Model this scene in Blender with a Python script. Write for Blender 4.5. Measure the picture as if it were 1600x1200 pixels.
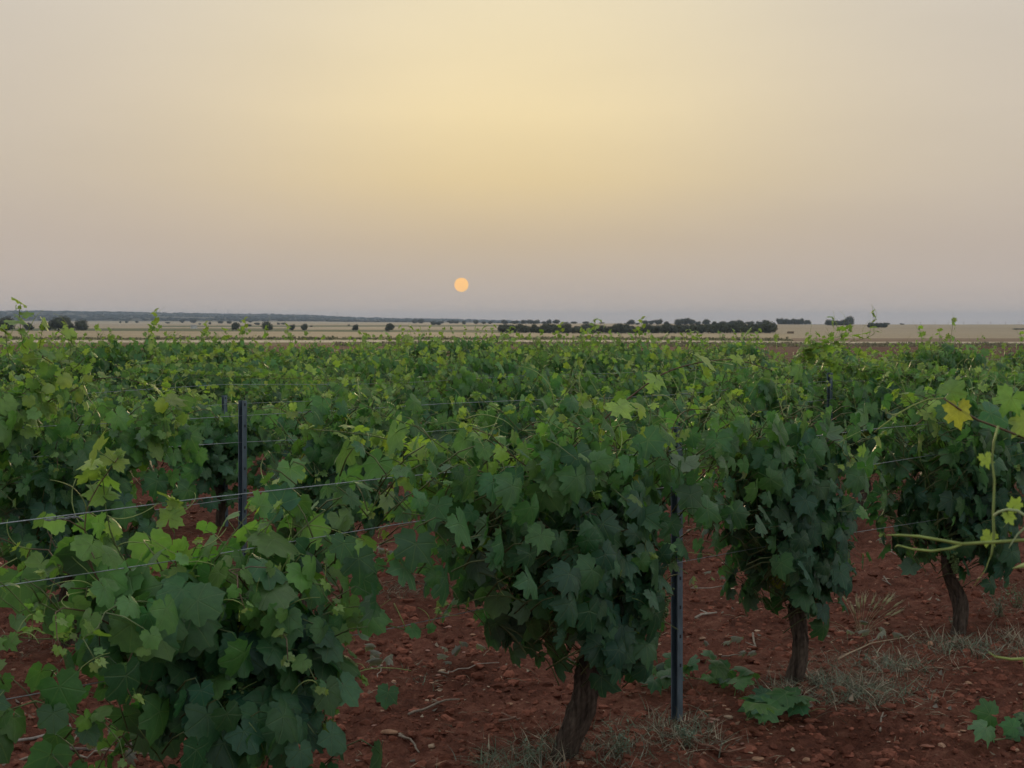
import bpy, math, random
import numpy as np
from mathutils import Vector, Matrix

scene = bpy.context.scene
for _o in list(bpy.data.objects):
    bpy.data.objects.remove(_o)

# ------------------------------------------------------------------ camera, sky, sun, exposure
FPX = 2300.0                      # focal length in photo pixels (1600 wide)
EYE = 1.6
HORIZON = 506.0
PITCH = math.atan((600 - HORIZON) / FPX)
SUN_PX = (721, 445)

cam_data = bpy.data.cameras.new('camera')
cam_data.sensor_width = 36.0
cam_data.lens = 36.0 * FPX / 1600.0
cam_data.clip_start = 0.05
cam_data.clip_end = 90000.0
cam_data.dof.use_dof = True
cam_data.dof.focus_distance = 7.5
cam_data.dof.aperture_fstop = 14.0
cam = bpy.data.objects.new('camera', cam_data)
scene.collection.objects.link(cam)
cam.location = (0, 0, EYE)
cam.rotation_euler = (math.pi / 2 - PITCH, 0, 0)
scene.camera = cam


def ray(px, py):
    """direction through a photo pixel, scaled to y = 1"""
    dx = (px - 800) / FPX
    dy = (600 - py) / FPX
    c, s = math.cos(PITCH), math.sin(PITCH)
    d = Vector((dx, c + dy * s, -s + dy * c))
    return d / d.y


def P(px, py, Y):
    return Vector((0, 0, EYE)) + ray(px, py) * Y


SUN_DIR = ray(*SUN_PX).normalized()
SUN_EL = math.asin(SUN_DIR.z)
SUN_AZ = math.atan2(SUN_DIR.x, SUN_DIR.y)      # clockwise from +Y

world = bpy.data.worlds.new('World')
scene.world = world
world.use_nodes = True
wn = world.node_tree.nodes
wl = world.node_tree.links
for n in list(wn):
    wn.remove(n)


def wnode(t, **kw):
    n = wn.new(t)
    for k, v in kw.items():
        setattr(n, k, v)
    return n


def wmath(op, a, b=None, c=None, clamp=False):
    n = wn.new('ShaderNodeMath')
    n.operation = op
    n.use_clamp = clamp
    for i, v in enumerate((a, b, c)):
        if v is None:
            continue
        if isinstance(v, (int, float)):
            n.inputs[i].default_value = v
        else:
            wl.new(v, n.inputs[i])
    return n.outputs[0]


def wramp(fac, stops, interp='EASE'):
    n = wn.new('ShaderNodeValToRGB')
    cr = n.color_ramp
    cr.interpolation = interp
    while len(cr.elements) > 1:
        cr.elements.remove(cr.elements[-1])
    cr.elements[0].position = stops[0][0]
    cr.elements[0].color = (*stops[0][1], 1)
    for p, c in stops[1:]:
        e = cr.elements.new(p)
        e.color = (*c, 1)
    wl.new(fac, n.inputs[0])
    return n.outputs[0]


w_out = wnode('ShaderNodeOutputWorld')
w_bg = wnode('ShaderNodeBackground')
w_bg.inputs['Strength'].default_value = 0.1
w_sky = wnode('ShaderNodeTexSky')
w_sky.sky_type = 'NISHITA'
w_sky.sun_disc = False
w_sky.sun_elevation = SUN_EL
w_sky.sun_rotation = SUN_AZ
w_sky.dust_density = 6.0
w_sky.air_density = 1.0
w_sky.ozone_density = 1.5
w_tc = wnode('ShaderNodeTexCoord')
w_sep = wnode('ShaderNodeSeparateXYZ')
wl.new(w_tc.outputs['Generated'], w_sep.inputs[0])
# elevation in degrees / 90
el = wmath('DIVIDE', wmath('ARCSINE', w_sep.outputs['Z']), math.pi / 2)
el0 = wmath('MAXIMUM', el, 0.0)
# dust layer: colour by elevation (values are display-linear)
D = 1 / 90.0
dust = wramp(el0, [
    (0.0, (0.64, 0.53, 0.445)),
    (1.0 * D, (0.56, 0.47, 0.405)),
    (3.2 * D, (0.55, 0.465, 0.395)),
    (6.0 * D, (0.595, 0.515, 0.425)),
    (9.5 * D, (0.625, 0.552, 0.465)),
    (13.0 * D, (0.64, 0.58, 0.505)),
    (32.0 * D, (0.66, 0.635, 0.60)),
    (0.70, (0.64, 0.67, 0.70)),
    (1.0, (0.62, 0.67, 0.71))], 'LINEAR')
# azimuth from the sun
az = wmath('ARCTAN2', w_sep.outputs['X'], w_sep.outputs['Y'])
daz = wmath('SUBTRACT', az, SUN_AZ + math.radians(1.7))
daz2 = wmath('DIVIDE', daz, math.radians(8.8))
gaz = wmath('EXPONENT', wmath('MULTIPLY', wmath('MULTIPLY', daz2, daz2), -0.5))
gel = wramp(el0, [(0.0, (0.05,) * 3), (1.2 * D, (0.15,) * 3), (3.0 * D, (0.55,) * 3), (5.5 * D, (0.92,) * 3),
                  (12.5 * D, (1,) * 3), (20 * D, (0.8,) * 3), (40 * D, (0.0,) * 3)], 'LINEAR')
glow_f = wmath('MULTIPLY', gaz, gel, clamp=True)
mix1 = wnode('ShaderNodeMix', data_type='RGBA')
wl.new(glow_f, mix1.inputs['Factor'])
wl.new(dust, mix1.inputs['A'])
glow_c = wramp(el0, [(0.0, (0.56, 0.46, 0.33)), (3.0 * D, (0.645, 0.515, 0.315)), (5.5 * D, (0.775, 0.62, 0.345)), (8.0 * D, (0.885, 0.73, 0.425)), (12.5 * D, (0.845, 0.735, 0.50)), (30 * D, (0.70, 0.64, 0.52))], 'LINEAR')
wl.new(glow_c, mix1.inputs['B'])
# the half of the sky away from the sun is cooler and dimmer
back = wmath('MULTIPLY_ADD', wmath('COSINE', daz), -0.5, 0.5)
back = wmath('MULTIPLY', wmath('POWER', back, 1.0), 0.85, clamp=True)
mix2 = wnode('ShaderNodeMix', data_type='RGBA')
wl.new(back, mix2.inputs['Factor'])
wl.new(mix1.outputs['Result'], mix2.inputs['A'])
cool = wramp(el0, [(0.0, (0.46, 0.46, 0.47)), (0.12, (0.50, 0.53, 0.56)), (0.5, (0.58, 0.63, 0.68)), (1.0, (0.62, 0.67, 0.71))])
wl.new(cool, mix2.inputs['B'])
# fine unevenness of the dust veil
w_noise = wnode('ShaderNodeTexNoise')
w_map = wnode('ShaderNodeMapping')
w_map.inputs['Scale'].default_value = (2.5, 2.5, 11.0)
wl.new(w_tc.outputs['Generated'], w_map.inputs[0])
wl.new(w_map.outputs[0], w_noise.inputs['Vector'])
w_noise.inputs['Scale'].default_value = 2.0
w_noise.inputs['Detail'].default_value = 4.0
veil = wmath('MULTIPLY_ADD', w_noise.outputs[0], 0.10, 0.95)
vm = wnode('ShaderNodeVectorMath', operation='SCALE')
wl.new(mix2.outputs['Result'], vm.inputs[0])
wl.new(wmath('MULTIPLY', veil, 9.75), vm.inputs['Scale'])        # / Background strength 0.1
mix3 = wnode('ShaderNodeMix', data_type='RGBA')
mix3.blend_type = 'ADD'
mix3.inputs['Factor'].default_value = 0.06
wl.new(vm.outputs[0], mix3.inputs['A'])
wl.new(w_sky.outputs[0], mix3.inputs['B'])
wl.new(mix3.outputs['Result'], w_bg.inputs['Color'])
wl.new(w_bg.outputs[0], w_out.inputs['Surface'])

sun_data = bpy.data.lights.new('sun_light', 'SUN')
sun_data.energy = 1.0
sun_data.angle = math.radians(11)
sun_data.color = (1.0, 0.72, 0.42)
sun_lamp = bpy.data.objects.new('sun_light', sun_data)
scene.collection.objects.link(sun_lamp)
_ld = Vector((SUN_DIR.x, SUN_DIR.y, math.tan(math.radians(4.0)))).normalized()
sun_lamp.rotation_euler = _ld.to_track_quat('Z', 'Y').to_euler()

scene.view_settings.view_transform = 'Standard'
scene.view_settings.look = 'None'
scene.view_settings.exposure = 0.0
scene.view_settings.gamma = 1.0
scene.view_settings.use_curve_mapping = False
scene.render.engine = 'CYCLES'
cy = scene.cycles
cy.use_denoising = True
cy.max_bounces = 6
cy.diffuse_bounces = 3
cy.glossy_bounces = 2
cy.transmission_bounces = 4
cy.transparent_max_bounces = 8
cy.volume_bounces = 0
cy.use_adaptive_sampling = True
cy.adaptive_threshold = 0.015

# ------------------------------------------------------------------ helpers
rng = random.Random(7)
nprng = np.random.default_rng(11)
COL = scene.collection


def tag(o, label=None, cat=None, group=None, kind=None):
    if label:
        o['label'] = label
    if cat:
        o['category'] = cat
    if group:
        o['group'] = group
    if kind:
        o['kind'] = kind
    return o


def empty(name, loc=(0, 0, 0)):
    o = bpy.data.objects.new(name, None)
    o.empty_display_size = 0.1
    COL.objects.link(o)
    o.location = loc
    return o


def link(name, me, parent=None, loc=None):
    o = bpy.data.objects.new(name, me)
    COL.objects.link(o)
    if parent is not None:
        o.parent = parent
    if loc is not None:
        o.location = loc
    return o


def np_mesh(name, V, F, mat=None, tint=None, uv=None, smooth=True):
    """V (n,3); F (m,3) or (m,4) ints; tint (n,3) point colours; uv (n,2) per vertex"""
    V = np.asarray(V, dtype=np.float32)
    F = np.asarray(F, dtype=np.int32)
    me = bpy.data.meshes.new(name)
    k = F.shape[1]
    me.vertices.add(len(V))
    me.vertices.foreach_set('co', V.ravel())
    me.loops.add(F.size)
    me.loops.foreach_set('vertex_index', F.ravel())
    me.polygons.add(len(F))
    me.polygons.foreach_set('loop_start', np.arange(0, F.size, k, dtype=np.int32))
    me.polygons.foreach_set('use_smooth', np.full(len(F), smooth, dtype=bool))
    if uv is not None:
        l = me.uv_layers.new(name='UVMap')
        l.data.foreach_set('uv', np.asarray(uv, dtype=np.float32)[F.ravel()].ravel())
    if tint is not None:
        a = me.color_attributes.new('tint', 'FLOAT_COLOR', 'POINT')
        t = np.ones((len(V), 4), dtype=np.float32)
        t[:, :3] = tint
        a.data.foreach_set('color', t.ravel())
    me.update(calc_edges=True)
    me.validate()
    if mat is not None:
        me.materials.append(mat)
    return me


_perm = np.random.default_rng(3).permutation(512).astype(np.int64)
_perm = np.concatenate([_perm, _perm, _perm])
_g2 = np.array([[math.cos(a), math.sin(a)] for a in np.linspace(0, 2 * math.pi, 16, endpoint=False)])


def perlin(x, y):
    x = np.asarray(x, dtype=np.float64)
    y = np.asarray(y, dtype=np.float64)
    xi = np.floor(x).astype(np.int64)
    yi = np.floor(y).astype(np.int64)
    xf, yf = x - xi, y - yi
    xi &= 511
    yi &= 511
    u = xf * xf * xf * (xf * (xf * 6 - 15) + 10)
    v = yf * yf * yf * (yf * (yf * 6 - 15) + 10)

    def g(ix, iy, dx, dy):
        h = _g2[_perm[_perm[ix & 511] + (iy & 511)] & 15]
        return h[..., 0] * dx + h[..., 1] * dy
    n00 = g(xi, yi, xf, yf)
    n10 = g(xi + 1, yi, xf - 1, yf)
    n01 = g(xi, yi + 1, xf, yf - 1)
    n11 = g(xi + 1, yi + 1, xf - 1, yf - 1)
    return (n00 * (1 - u) + n10 * u) * (1 - v) + (n01 * (1 - u) + n11 * u) * v


def sm(a, b, x):
    t = np.clip((np.asarray(x, dtype=float) - a) / (b - a), 0, 1)
    return t * t * (3 - 2 * t)


def tube(points, radii, sides=6, cap=True):
    """swept tube -> V, F(tri)"""
    pts = [Vector(p) for p in points]
    n = len(pts)
    V, F = [], []
    t0 = (pts[1] - pts[0]).normalized()
    ref = Vector((0, 0, 1)) if abs(t0.z) < 0.9 else Vector((1, 0, 0))
    side = t0.cross(ref).normalized()
    for i in range(n):
        t = (pts[min(i + 1, n - 1)] - pts[max(i - 1, 0)])
        if t.length < 1e-9:
            t = t0.copy()
        t.normalize()
        side = (side - t * side.dot(t))
        if side.length < 1e-6:
            side = t.orthogonal()
        side.normalize()
        up = t.cross(side)
        r = radii[i] if hasattr(radii, '__len__') else radii
        for k in range(sides):
            a = 2 * math.pi * k / sides
            V.append(pts[i] + side * (math.cos(a) * r) + up * (math.sin(a) * r))
    for i in range(n - 1):
        for k in range(sides):
            a = i * sides + k
            b = i * sides + (k + 1) % sides
            F.append((a, b, b + sides))
            F.append((a, b + sides, a + sides))
    if cap:
        for e, rev in ((0, True), (n - 1, False)):
            for k in range(1, sides - 1):
                tri = (e * sides, e * sides + k, e * sides + k + 1)
                F.append(tri[::-1] if rev else tri)
    return V, F


class MB:
    """collects pieces into one mesh"""
    def __init__(self):
        self.V, self.F, self.T = [], [], []

    def add(self, V, F, tint=(1, 1, 1)):
        o = len(self.V)
        self.V.extend([tuple(v) for v in V])
        self.F.extend([tuple(i + o for i in f) for f in F])
        self.T.extend([tint] * len(V))
        return self

    def tube(self, pts, r, sides=6, tint=(1, 1, 1)):
        return self.add(*tube(pts, r, sides), tint=tint)

    def box(self, c, s, rot=None, tint=(1, 1, 1)):
        V = []
        for x in (-1, 1):
            for y in (-1, 1):
                for z in (-1, 1):
                    v = Vector((x * s[0] / 2, y * s[1] / 2, z * s[2] / 2))
                    if rot is not None:
                        v = rot @ v
                    V.append(v + Vector(c))
        q = [(0, 1, 3, 2), (4, 6, 7, 5), (0, 4, 5, 1), (2, 3, 7, 6), (0, 2, 6, 4), (1, 5, 7, 3)]
        F = []
        for a, b, c_, d in q:
            F += [(a, b, c_), (a, c_, d)]
        return self.add(V, F, tint)

    def mesh(self, name, mat, smooth=True):
        return np_mesh(name, np.array(self.V), np.array(self.F), mat, tint=np.array(self.T), smooth=smooth)


# ------------------------------------------------------------------ materials
def new_mat(name):
    m = bpy.data.materials.new(name)
    m.use_nodes = True
    nt = m.node_tree
    bs = nt.nodes['Principled BSDF']
    return m, nt, bs, nt.nodes['Material Output']


def nnode(nt, t, **kw):
    n = nt.nodes.new(t)
    for k, v in kw.items():
        setattr(n, k, v)
    return n


def nmath(nt, op, a, b=None, c=None, clamp=False):
    n = nt.nodes.new('ShaderNodeMath')
    n.operation = op
    n.use_clamp = clamp
    for i, v in enumerate((a, b, c)):
        if v is None:
            continue
        if isinstance(v, (int, float)):
            n.inputs[i].default_value = v
        else:
            nt.links.new(v, n.inputs[i])
    return n.outputs[0]


def nramp(nt, fac, stops, interp='LINEAR'):
    n = nt.nodes.new('ShaderNodeValToRGB')
    cr = n.color_ramp
    cr.interpolation = interp
    while len(cr.elements) > 1:
        cr.elements.remove(cr.elements[-1])
    cr.elements[0].position = stops[0][0]
    cr.elements[0].color = (*stops[0][1], 1)
    for p, c in stops[1:]:
        e = cr.elements.new(p)
        e.color = (*c, 1)
    nt.links.new(fac, n.inputs[0])
    return n.outputs[0]


def nnoise(nt, vec, scale, detail=4, rough=0.55, mapping=None):
    n = nt.nodes.new('ShaderNodeTexNoise')
    n.inputs['Scale'].default_value = scale
    n.inputs['Detail'].default_value = detail
    n.inputs['Roughness'].default_value = rough
    if mapping is not None:
        mp = nt.nodes.new('ShaderNodeMapping')
        mp.inputs['Scale'].default_value = mapping
        nt.links.new(vec, mp.inputs[0])
        vec = mp.outputs[0]
    nt.links.new(vec, n.inputs['Vector'])
    return n.outputs[0]


def nmix(nt, fac, a, b, blend='MIX'):
    n = nt.nodes.new('ShaderNodeMix')
    n.data_type = 'RGBA'
    n.blend_type = blend
    for sock, v in (('Factor', fac), ('A', a), ('B', b)):
        if isinstance(v, (int, float)):
            n.inputs[sock].default_value = v
        elif isinstance(v, tuple):
            n.inputs[sock].default_value = (*v, 1)
        else:
            nt.links.new(v, n.inputs[sock])
    return n.outputs['Result']


def nbump(nt, h, strength, dist):
    n = nt.nodes.new('ShaderNodeBump')
    n.inputs['Strength'].default_value = strength
    n.inputs['Distance'].default_value = dist
    nt.links.new(h, n.inputs['Height'])
    return n.outputs[0]


def leaf_material(name, per_object):
    m, nt, bs, out = new_mat(name)
    L = nt.links
    if per_object:
        oi = nnode(nt, 'ShaderNodeObjectInfo')
        tint = oi.outputs['Color']
    else:
        at = nnode(nt, 'ShaderNodeAttribute')
        at.attribute_name = 'tint'
        tint = at.outputs['Color']
    uvn = nnode(nt, 'ShaderNodeUVMap')
    sep = nnode(nt, 'ShaderNodeSeparateXYZ')
    L.new(uvn.outputs[0], sep.inputs[0])
    x = nmath(nt, 'SUBTRACT', sep.outputs[0], 0.5)
    y = nmath(nt, 'SUBTRACT', sep.outputs[1], 0.3)
    ang = nmath(nt, 'ABSOLUTE', nmath(nt, 'ARCTAN2', x, y))
    rad = nmath(nt, 'SQRT', nmath(nt, 'ADD', nmath(nt, 'MULTIPLY', x, x), nmath(nt, 'MULTIPLY', y, y)))
    # main veins at 0, 52 and 105 degrees from the midrib
    v = None
    for a in (0.0, 0.90, 1.85):
        d = nmath(nt, 'MULTIPLY', nmath(nt, 'ABSOLUTE', nmath(nt, 'SUBTRACT', ang, a)), rad)
        line = nmath(nt, 'SUBTRACT', 1.0, nmath(nt, 'DIVIDE', d, 0.014), clamp=True)
        v = line if v is None else nmath(nt, 'MAXIMUM', v, line)
    # side veins: chevrons from the midrib
    side = nmath(nt, 'PINGPONG', nmath(nt, 'ADD', nmath(nt, 'MULTIPLY', rad, 9.0), nmath(nt, 'MULTIPLY', ang, 2.2)), 0.5)
    sv = nmath(nt, 'MULTIPLY', nmath(nt, 'SUBTRACT', 1.0, nmath(nt, 'DIVIDE', side, 0.10), clamp=True), 0.22)
    vein = nmath(nt, 'MAXIMUM', v, sv)
    tc = nnode(nt, 'ShaderNodeTexCoord')
    mott = nnoise(nt, tc.outputs['Object'], 26.0 if not per_object else 5.0, 3)
    base = nmix(nt, 1.0, tint, nramp(nt, mott, [(0.3, (0.78, 0.80, 0.78)), (0.7, (1.16, 1.14, 1.1))]), 'MULTIPLY')
    base = nmix(nt, nmath(nt, 'MULTIPLY', vein, 0.22), base, (0.26, 0.34, 0.15))
    spots = nnoise(nt, tc.outputs['Object'], 60.0 if not per_object else 9.0, 2)
    edge = nmath(nt, 'MULTIPLY', nmath(nt, 'SUBTRACT', rad, 0.30, clamp=True), 0.35)
    spot = nmath(nt, 'MULTIPLY', nmath(nt, 'SUBTRACT', nmath(nt, 'ADD', spots, edge), 0.70, clamp=True), 6.0, clamp=True)
    base = nmix(nt, nmath(nt, 'MULTIPLY', spot, 0.6), base, (0.16, 0.11, 0.05))
    geo = nnode(nt, 'ShaderNodeNewGeometry')
    # undersides are felted and paler
    under = nmix(nt, 0.42, base, (0.24, 0.31, 0.23))
    base2 = nmix(nt, geo.outputs['Backfacing'], base, under)
    L.new(base2, bs.inputs['Base Color'])
    bs.inputs['Roughness'].default_value = 0.42
    bs.inputs['Specular IOR Level'].default_value = 0.42
    L.new(nbump(nt, nmath(nt, 'ADD', nmath(nt, 'MULTIPLY', vein, -0.7), nmath(nt, 'MULTIPLY', mott, 0.5)), 0.5, 0.004), bs.inputs['Normal'])
    tr = nnode(nt, 'ShaderNodeBsdfTranslucent')
    tcol = nmix(nt, 1.0, base, (1.8, 2.05, 0.75), 'MULTIPLY')
    L.new(tcol, tr.inputs['Color'])
    ms = nnode(nt, 'ShaderNodeMixShader')
    ms.inputs[0].default_value = 0.36
    L.new(bs.outputs[0], ms.inputs[1])
    L.new(tr.outputs[0], ms.inputs[2])
    L.new(ms.outputs[0], out.inputs['Surface'])
    return m


M_LEAF = leaf_material('vine_leaf', True)
M_FOL = leaf_material('vine_foliage', False)


def tinted(name, rough=0.6, spec=0.3, noise=None, stretch=None, bump=0.0, bdist=0.004, metallic=0.0, var=(0.6, 1.35)):
    """material whose colour comes from the 'tint' attribute, with procedural variation"""
    m, nt, bs, out = new_mat(name)
    at = nnode(nt, 'ShaderNodeAttribute')
    at.attribute_name = 'tint'
    col = at.outputs['Color']
    if noise:
        tc = nnode(nt, 'ShaderNodeTexCoord')
        f = nnoise(nt, tc.outputs['Object'], noise, 6, 0.62, stretch)
        col = nmix(nt, 1.0, col, nramp(nt, f, [(0.28, (var[0],) * 3), (0.72, (var[1],) * 3)]), 'MULTIPLY')
        if bump:
            nt.links.new(nbump(nt, f, bump, bdist), bs.inputs['Normal'])
    nt.links.new(col, bs.inputs['Base Color'])
    bs.inputs['Roughness'].default_value = rough
    bs.inputs['Specular IOR Level'].default_value = spec
    bs.inputs['Metallic'].default_value = metallic
    return m


M_BARK = tinted('vine_bark', 0.9, 0.15, 55.0, (1, 1, 0.12), 1.0, 0.02, var=(0.25, 1.9))
M_SHOOT = tinted('green_shoot', 0.55, 0.35, 30.0)
M_STEEL = tinted('galvanised_steel', 0.5, 0.5, 22.0, (1, 1, 0.3), 0.15, 0.002, metallic=0.55, var=(0.6, 1.35))
M_WIRE = tinted('wire_steel', 0.42, 0.5, 40.0, metallic=0.7)
M_STONE = tinted('stone', 0.9, 0.2, 40.0, None, 0.7, 0.006, var=(0.62, 1.3))
M_STRAW = tinted('straw', 0.8, 0.2, 20.0)
M_GRAPE = tinted('grape', 0.45, 0.4, 60.0)
M_DRY = tinted('withered_leaf', 0.85, 0.2, 30.0, None, 0.5, 0.004)
M_PAINT = tinted('pale_render', 0.8, 0.2, 0.4)


def soil_material(name, c1, c2, c3, fine=True):
    m, nt, bs, out = new_mat(name)
    tc = nnode(nt, 'ShaderNodeTexCoord')
    ob = tc.outputs['Object']
    a = nnoise(nt, ob, 1.3, 5, 0.6)
    b = nnoise(nt, ob, 16.0, 6, 0.65)
    c = nnoise(nt, ob, 85.0, 5, 0.7)
    col = nramp(nt, b, [(0.28, c1), (0.52, c2), (0.78, c3)])
    col = nmix(nt, 1.0, col, nramp(nt, a, [(0.32, (0.66, 0.64, 0.62)), (0.5, (1.0, 1.0, 1.0)), (0.68, (1.22, 1.25, 1.28))]), 'MULTIPLY')
    col = nmix(nt, 1.0, col, nramp(nt, c, [(0.3, (0.7, 0.7, 0.7)), (0.72, (1.3, 1.3, 1.3))]), 'MULTIPLY')
    nt.links.new(col, bs.inputs['Base Color'])
    bs.inputs['Roughness'].default_value = 0.95
    bs.inputs['Specular IOR Level'].default_value = 0.12
    h = nmath(nt, 'ADD', nmath(nt, 'MULTIPLY', b, 1.0), nmath(nt, 'MULTIPLY', c, 0.45))
    nt.links.new(nbump(nt, h, 1.0, 0.035), bs.inputs['Normal'])
    return m


M_SOIL = soil_material('red_soil', (0.095, 0.035, 0.023), (0.175, 0.066, 0.042), (0.30, 0.135, 0.088))


def field_material(name, c1, c2, stripes=0.0, scale=0.05, stretch=(0.12, 1, 1), c3=None):
    m, nt, bs, out = new_mat(name)
    tc = nnode(nt, 'ShaderNodeTexCoord')
    ob = tc.outputs['Object']
    a = nnoise(nt, ob, scale, 5, 0.6, stretch)
    col = nramp(nt, a, [(0.32, c1), (0.68, c2)])
    if c3:
        b = nnoise(nt, ob, scale * 3.0, 4, 0.6, stretch)
        col = nmix(nt, nramp(nt, b, [(0.52, (0, 0, 0)), (0.66, (1, 1, 1))]), col, c3)
    f = nnoise(nt, ob, 1.4, 4, 0.7)
    col = nmix(nt, 1.0, col, nramp(nt, f, [(0.3, (0.82,) * 3), (0.7, (1.16,) * 3)]), 'MULTIPLY')
    nt.links.new(col, bs.inputs['Base Color'])
    bs.inputs['Roughness'].default_value = 0.95
    bs.inputs['Specular IOR Level'].default_value = 0.05
    return m


M_WEEDSTRIP = field_material('weedy_soil', (0.13, 0.075, 0.05), (0.17, 0.15, 0.085), scale=0.09, stretch=(0.35, 1, 1), c3=(0.10, 0.12, 0.06))
M_TRACK = field_material('pale_track', (0.47, 0.39, 0.275), (0.55, 0.47, 0.34), scale=0.06)
M_VERGE = field_material('dry_verge', (0.16, 0.155, 0.085), (0.40, 0.34, 0.21), scale=0.12, stretch=(0.4, 1, 1), c3=(0.11, 0.12, 0.065))
M_WHEAT = field_material('ripe_wheat', (0.33, 0.26, 0.165), (0.40, 0.325, 0.21), scale=0.02)
M_PLOUGH = field_material('brown_fallow', (0.19, 0.135, 0.092), (0.25, 0.185, 0.13), scale=0.03)
M_GREEN = field_material('green_crop', (0.065, 0.095, 0.045), (0.10, 0.12, 0.06), scale=0.012, c3=(0.21, 0.19, 0.11))
M_STUBBLE = field_material('pale_stubble', (0.32, 0.26, 0.175), (0.39, 0.32, 0.22), scale=0.006)
M_FARSTUB = field_material('far_stubble', (0.36, 0.31, 0.22), (0.50, 0.43, 0.31), scale=0.0032, stretch=(0.25, 1, 1), c3=(0.14, 0.145, 0.10))
M_HILL = field_material('hill_scrub', (0.05, 0.06, 0.045), (0.08, 0.085, 0.06), scale=0.0016, stretch=(0.3, 1, 1), c3=(0.15, 0.13, 0.10))

# ------------------------------------------------------------------ terrain
T1 = Vector((0.21, 5.30, 0))              # trunk of the middle vine, nearest row
RD = Vector((0.69, 0.7238, 0)).normalized()   # along the rows
RN = Vector((-RD.y, RD.x, 0))             # from row to row, away from the camera
ROW_GAP = 3.0

PROFILE = {   # (distance, photo row at which that ground shows) for three bearings
    -0.30: [(100, 542.4), (150, 535), (180, 531.6), (210, 528), (600, 517), (800, 515), (1200, 511), (1500, 509), (2200, 505.5), (3200, 501.5), (4200, 494), (6000, 486.6), (9500, 494)],
    -0.17: [(100, 542.4), (150, 535), (180, 531.6), (210, 528), (600, 518), (800, 515), (1200, 511), (1500, 508.5), (2200, 505.5), (3200, 502.5), (4200, 498), (6000, 491.5), (9500, 497)],
    -0.07: [(100, 542.4), (150, 535), (180, 531.6), (210, 528), (600, 519), (800, 515), (1200, 510.5), (1500, 508), (2200, 505.5), (3200, 504), (4200, 502.5), (6000, 498.5), (9500, 502)],
    0.06: [(100, 542.4), (150, 535), (180, 531.6), (210, 528), (600, 521), (800, 516), (1200, 509.5), (1500, 506.4), (1800, 505.4), (3200, 506.5), (4200, 506.3), (6000, 506), (9500, 507)],
    0.24: [(100, 542.8), (150, 537), (180, 534), (210, 530), (600, 520.5), (1000, 512), (1500, 507.2), (1700, 506.9), (3200, 508), (4200, 508), (6000, 507.5), (9500, 507.5)],
}
_pk = sorted(PROFILE)
_ptab = []
for k in _pk:
    a = np.array([(35.0, HORIZON + EYE * FPX / 35.0), (70.0, HORIZON + EYE * FPX / 70.0)] + PROFILE[k], dtype=float)
    _ptab.append((a[:, 0], EYE - (a[:, 1] - HORIZON) / FPX * a[:, 0]))


def terrain_z(X, Y):
    X = np.asarray(X, dtype=float)
    Y = np.maximum(np.asarray(Y, dtype=float), 1e-3)
    u = np.clip(X / Y, _pk[0], _pk[-1])
    zs = [np.interp(np.log(np.maximum(Y, 1)), np.log(d), z) for d, z in _ptab]
    out = np.zeros_like(Y)
    for i in range(len(_pk) - 1):
        t = sm(_pk[i], _pk[i + 1], u)
        m = (u >= _pk[i]) & (u <= _pk[i + 1])
        out = np.where(m, zs[i] * (1 - t) + zs[i + 1] * t, out)
    out = out + np.where(Y > 2500, perlin(X / 420.0, Y / 700.0) * 5.0 * sm(2500, 5000, Y), 0)
    return np.where(Y < 35, 0.0, out)


def soil_z(X, Y):
    X = np.asarray(X, dtype=float)
    Y = np.asarray(Y, dtype=float)
    r = np.hypot(X, Y)
    fade = 1 - sm(22, 45, r)
    perp = (X - T1.x) * RN.x + (Y - T1.y) * RN.y
    ph = np.abs(((perp / ROW_GAP + 0.5) % 1.0) - 0.5) * ROW_GAP      # distance from the nearest row
    mound = 0.020 * np.exp(-(ph / 0.38) ** 2)
    n = 0.040 * perlin(X / 0.85, Y / 0.85)
    wx = X + 0.05 * perlin(X / 0.16 + 3, Y / 0.16)
    wy = Y + 0.05 * perlin(X / 0.16, Y / 0.16 + 8)
    n += 0.034 * perlin(wx / 0.27 + 9, wy / 0.27)
    b = np.abs(perlin(wx / 0.14 + 31, wy / 0.14 + 5))
    n += 0.060 * (0.32 - b)
    b2 = np.abs(perlin(wx / 0.06 + 71, wy / 0.06 + 15))
    n += 0.034 * (0.3 - b2)
    n += 0.014 * perlin(X / 0.028, Y / 0.028)
    tilled = 0.45 + 0.55 * sm(0.25, 0.6, ph)
    return (n * tilled + mound) * fade


def ground_z(X, Y):
    return terrain_z(X, Y) + soil_z(X, Y)


def gz(x, y):
    return float(ground_z(np.array([x]), np.array([y]))[0])


us = np.concatenate([-np.geomspace(6, 0.46, 22), np.linspace(-0.45, 0.45, 430), np.geomspace(0.46, 6, 22)])
ys = np.concatenate([np.geomspace(1.2, 3.6, 16)[:-1], np.geomspace(3.6, 34, 400)[:-1], np.geomspace(34, 140, 50)[:-1]])
marks = [140, 150, 168, 180, 196, 210, 255, 300, 600, 700, 800, 950, 1200, 1500, 1850, 2200, 3200, 4200, 6000, 9500]
for a, b in zip(marks[:-1], marks[1:]):
    ys = np.concatenate([ys, np.linspace(a, b, 5 if b < 3000 else 12)[:-1]])
ys = np.concatenate([ys, [9500.0]])
U, YY = np.meshgrid(us, ys)
XX = U * YY
CAP = 7000.0
XX = XX / np.sqrt(1 + (XX / CAP) ** 2)
ZZ = ground_z(XX, YY)
GV = np.stack([XX.ravel(), YY.ravel(), ZZ.ravel()], axis=1)
nu = len(us)


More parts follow.
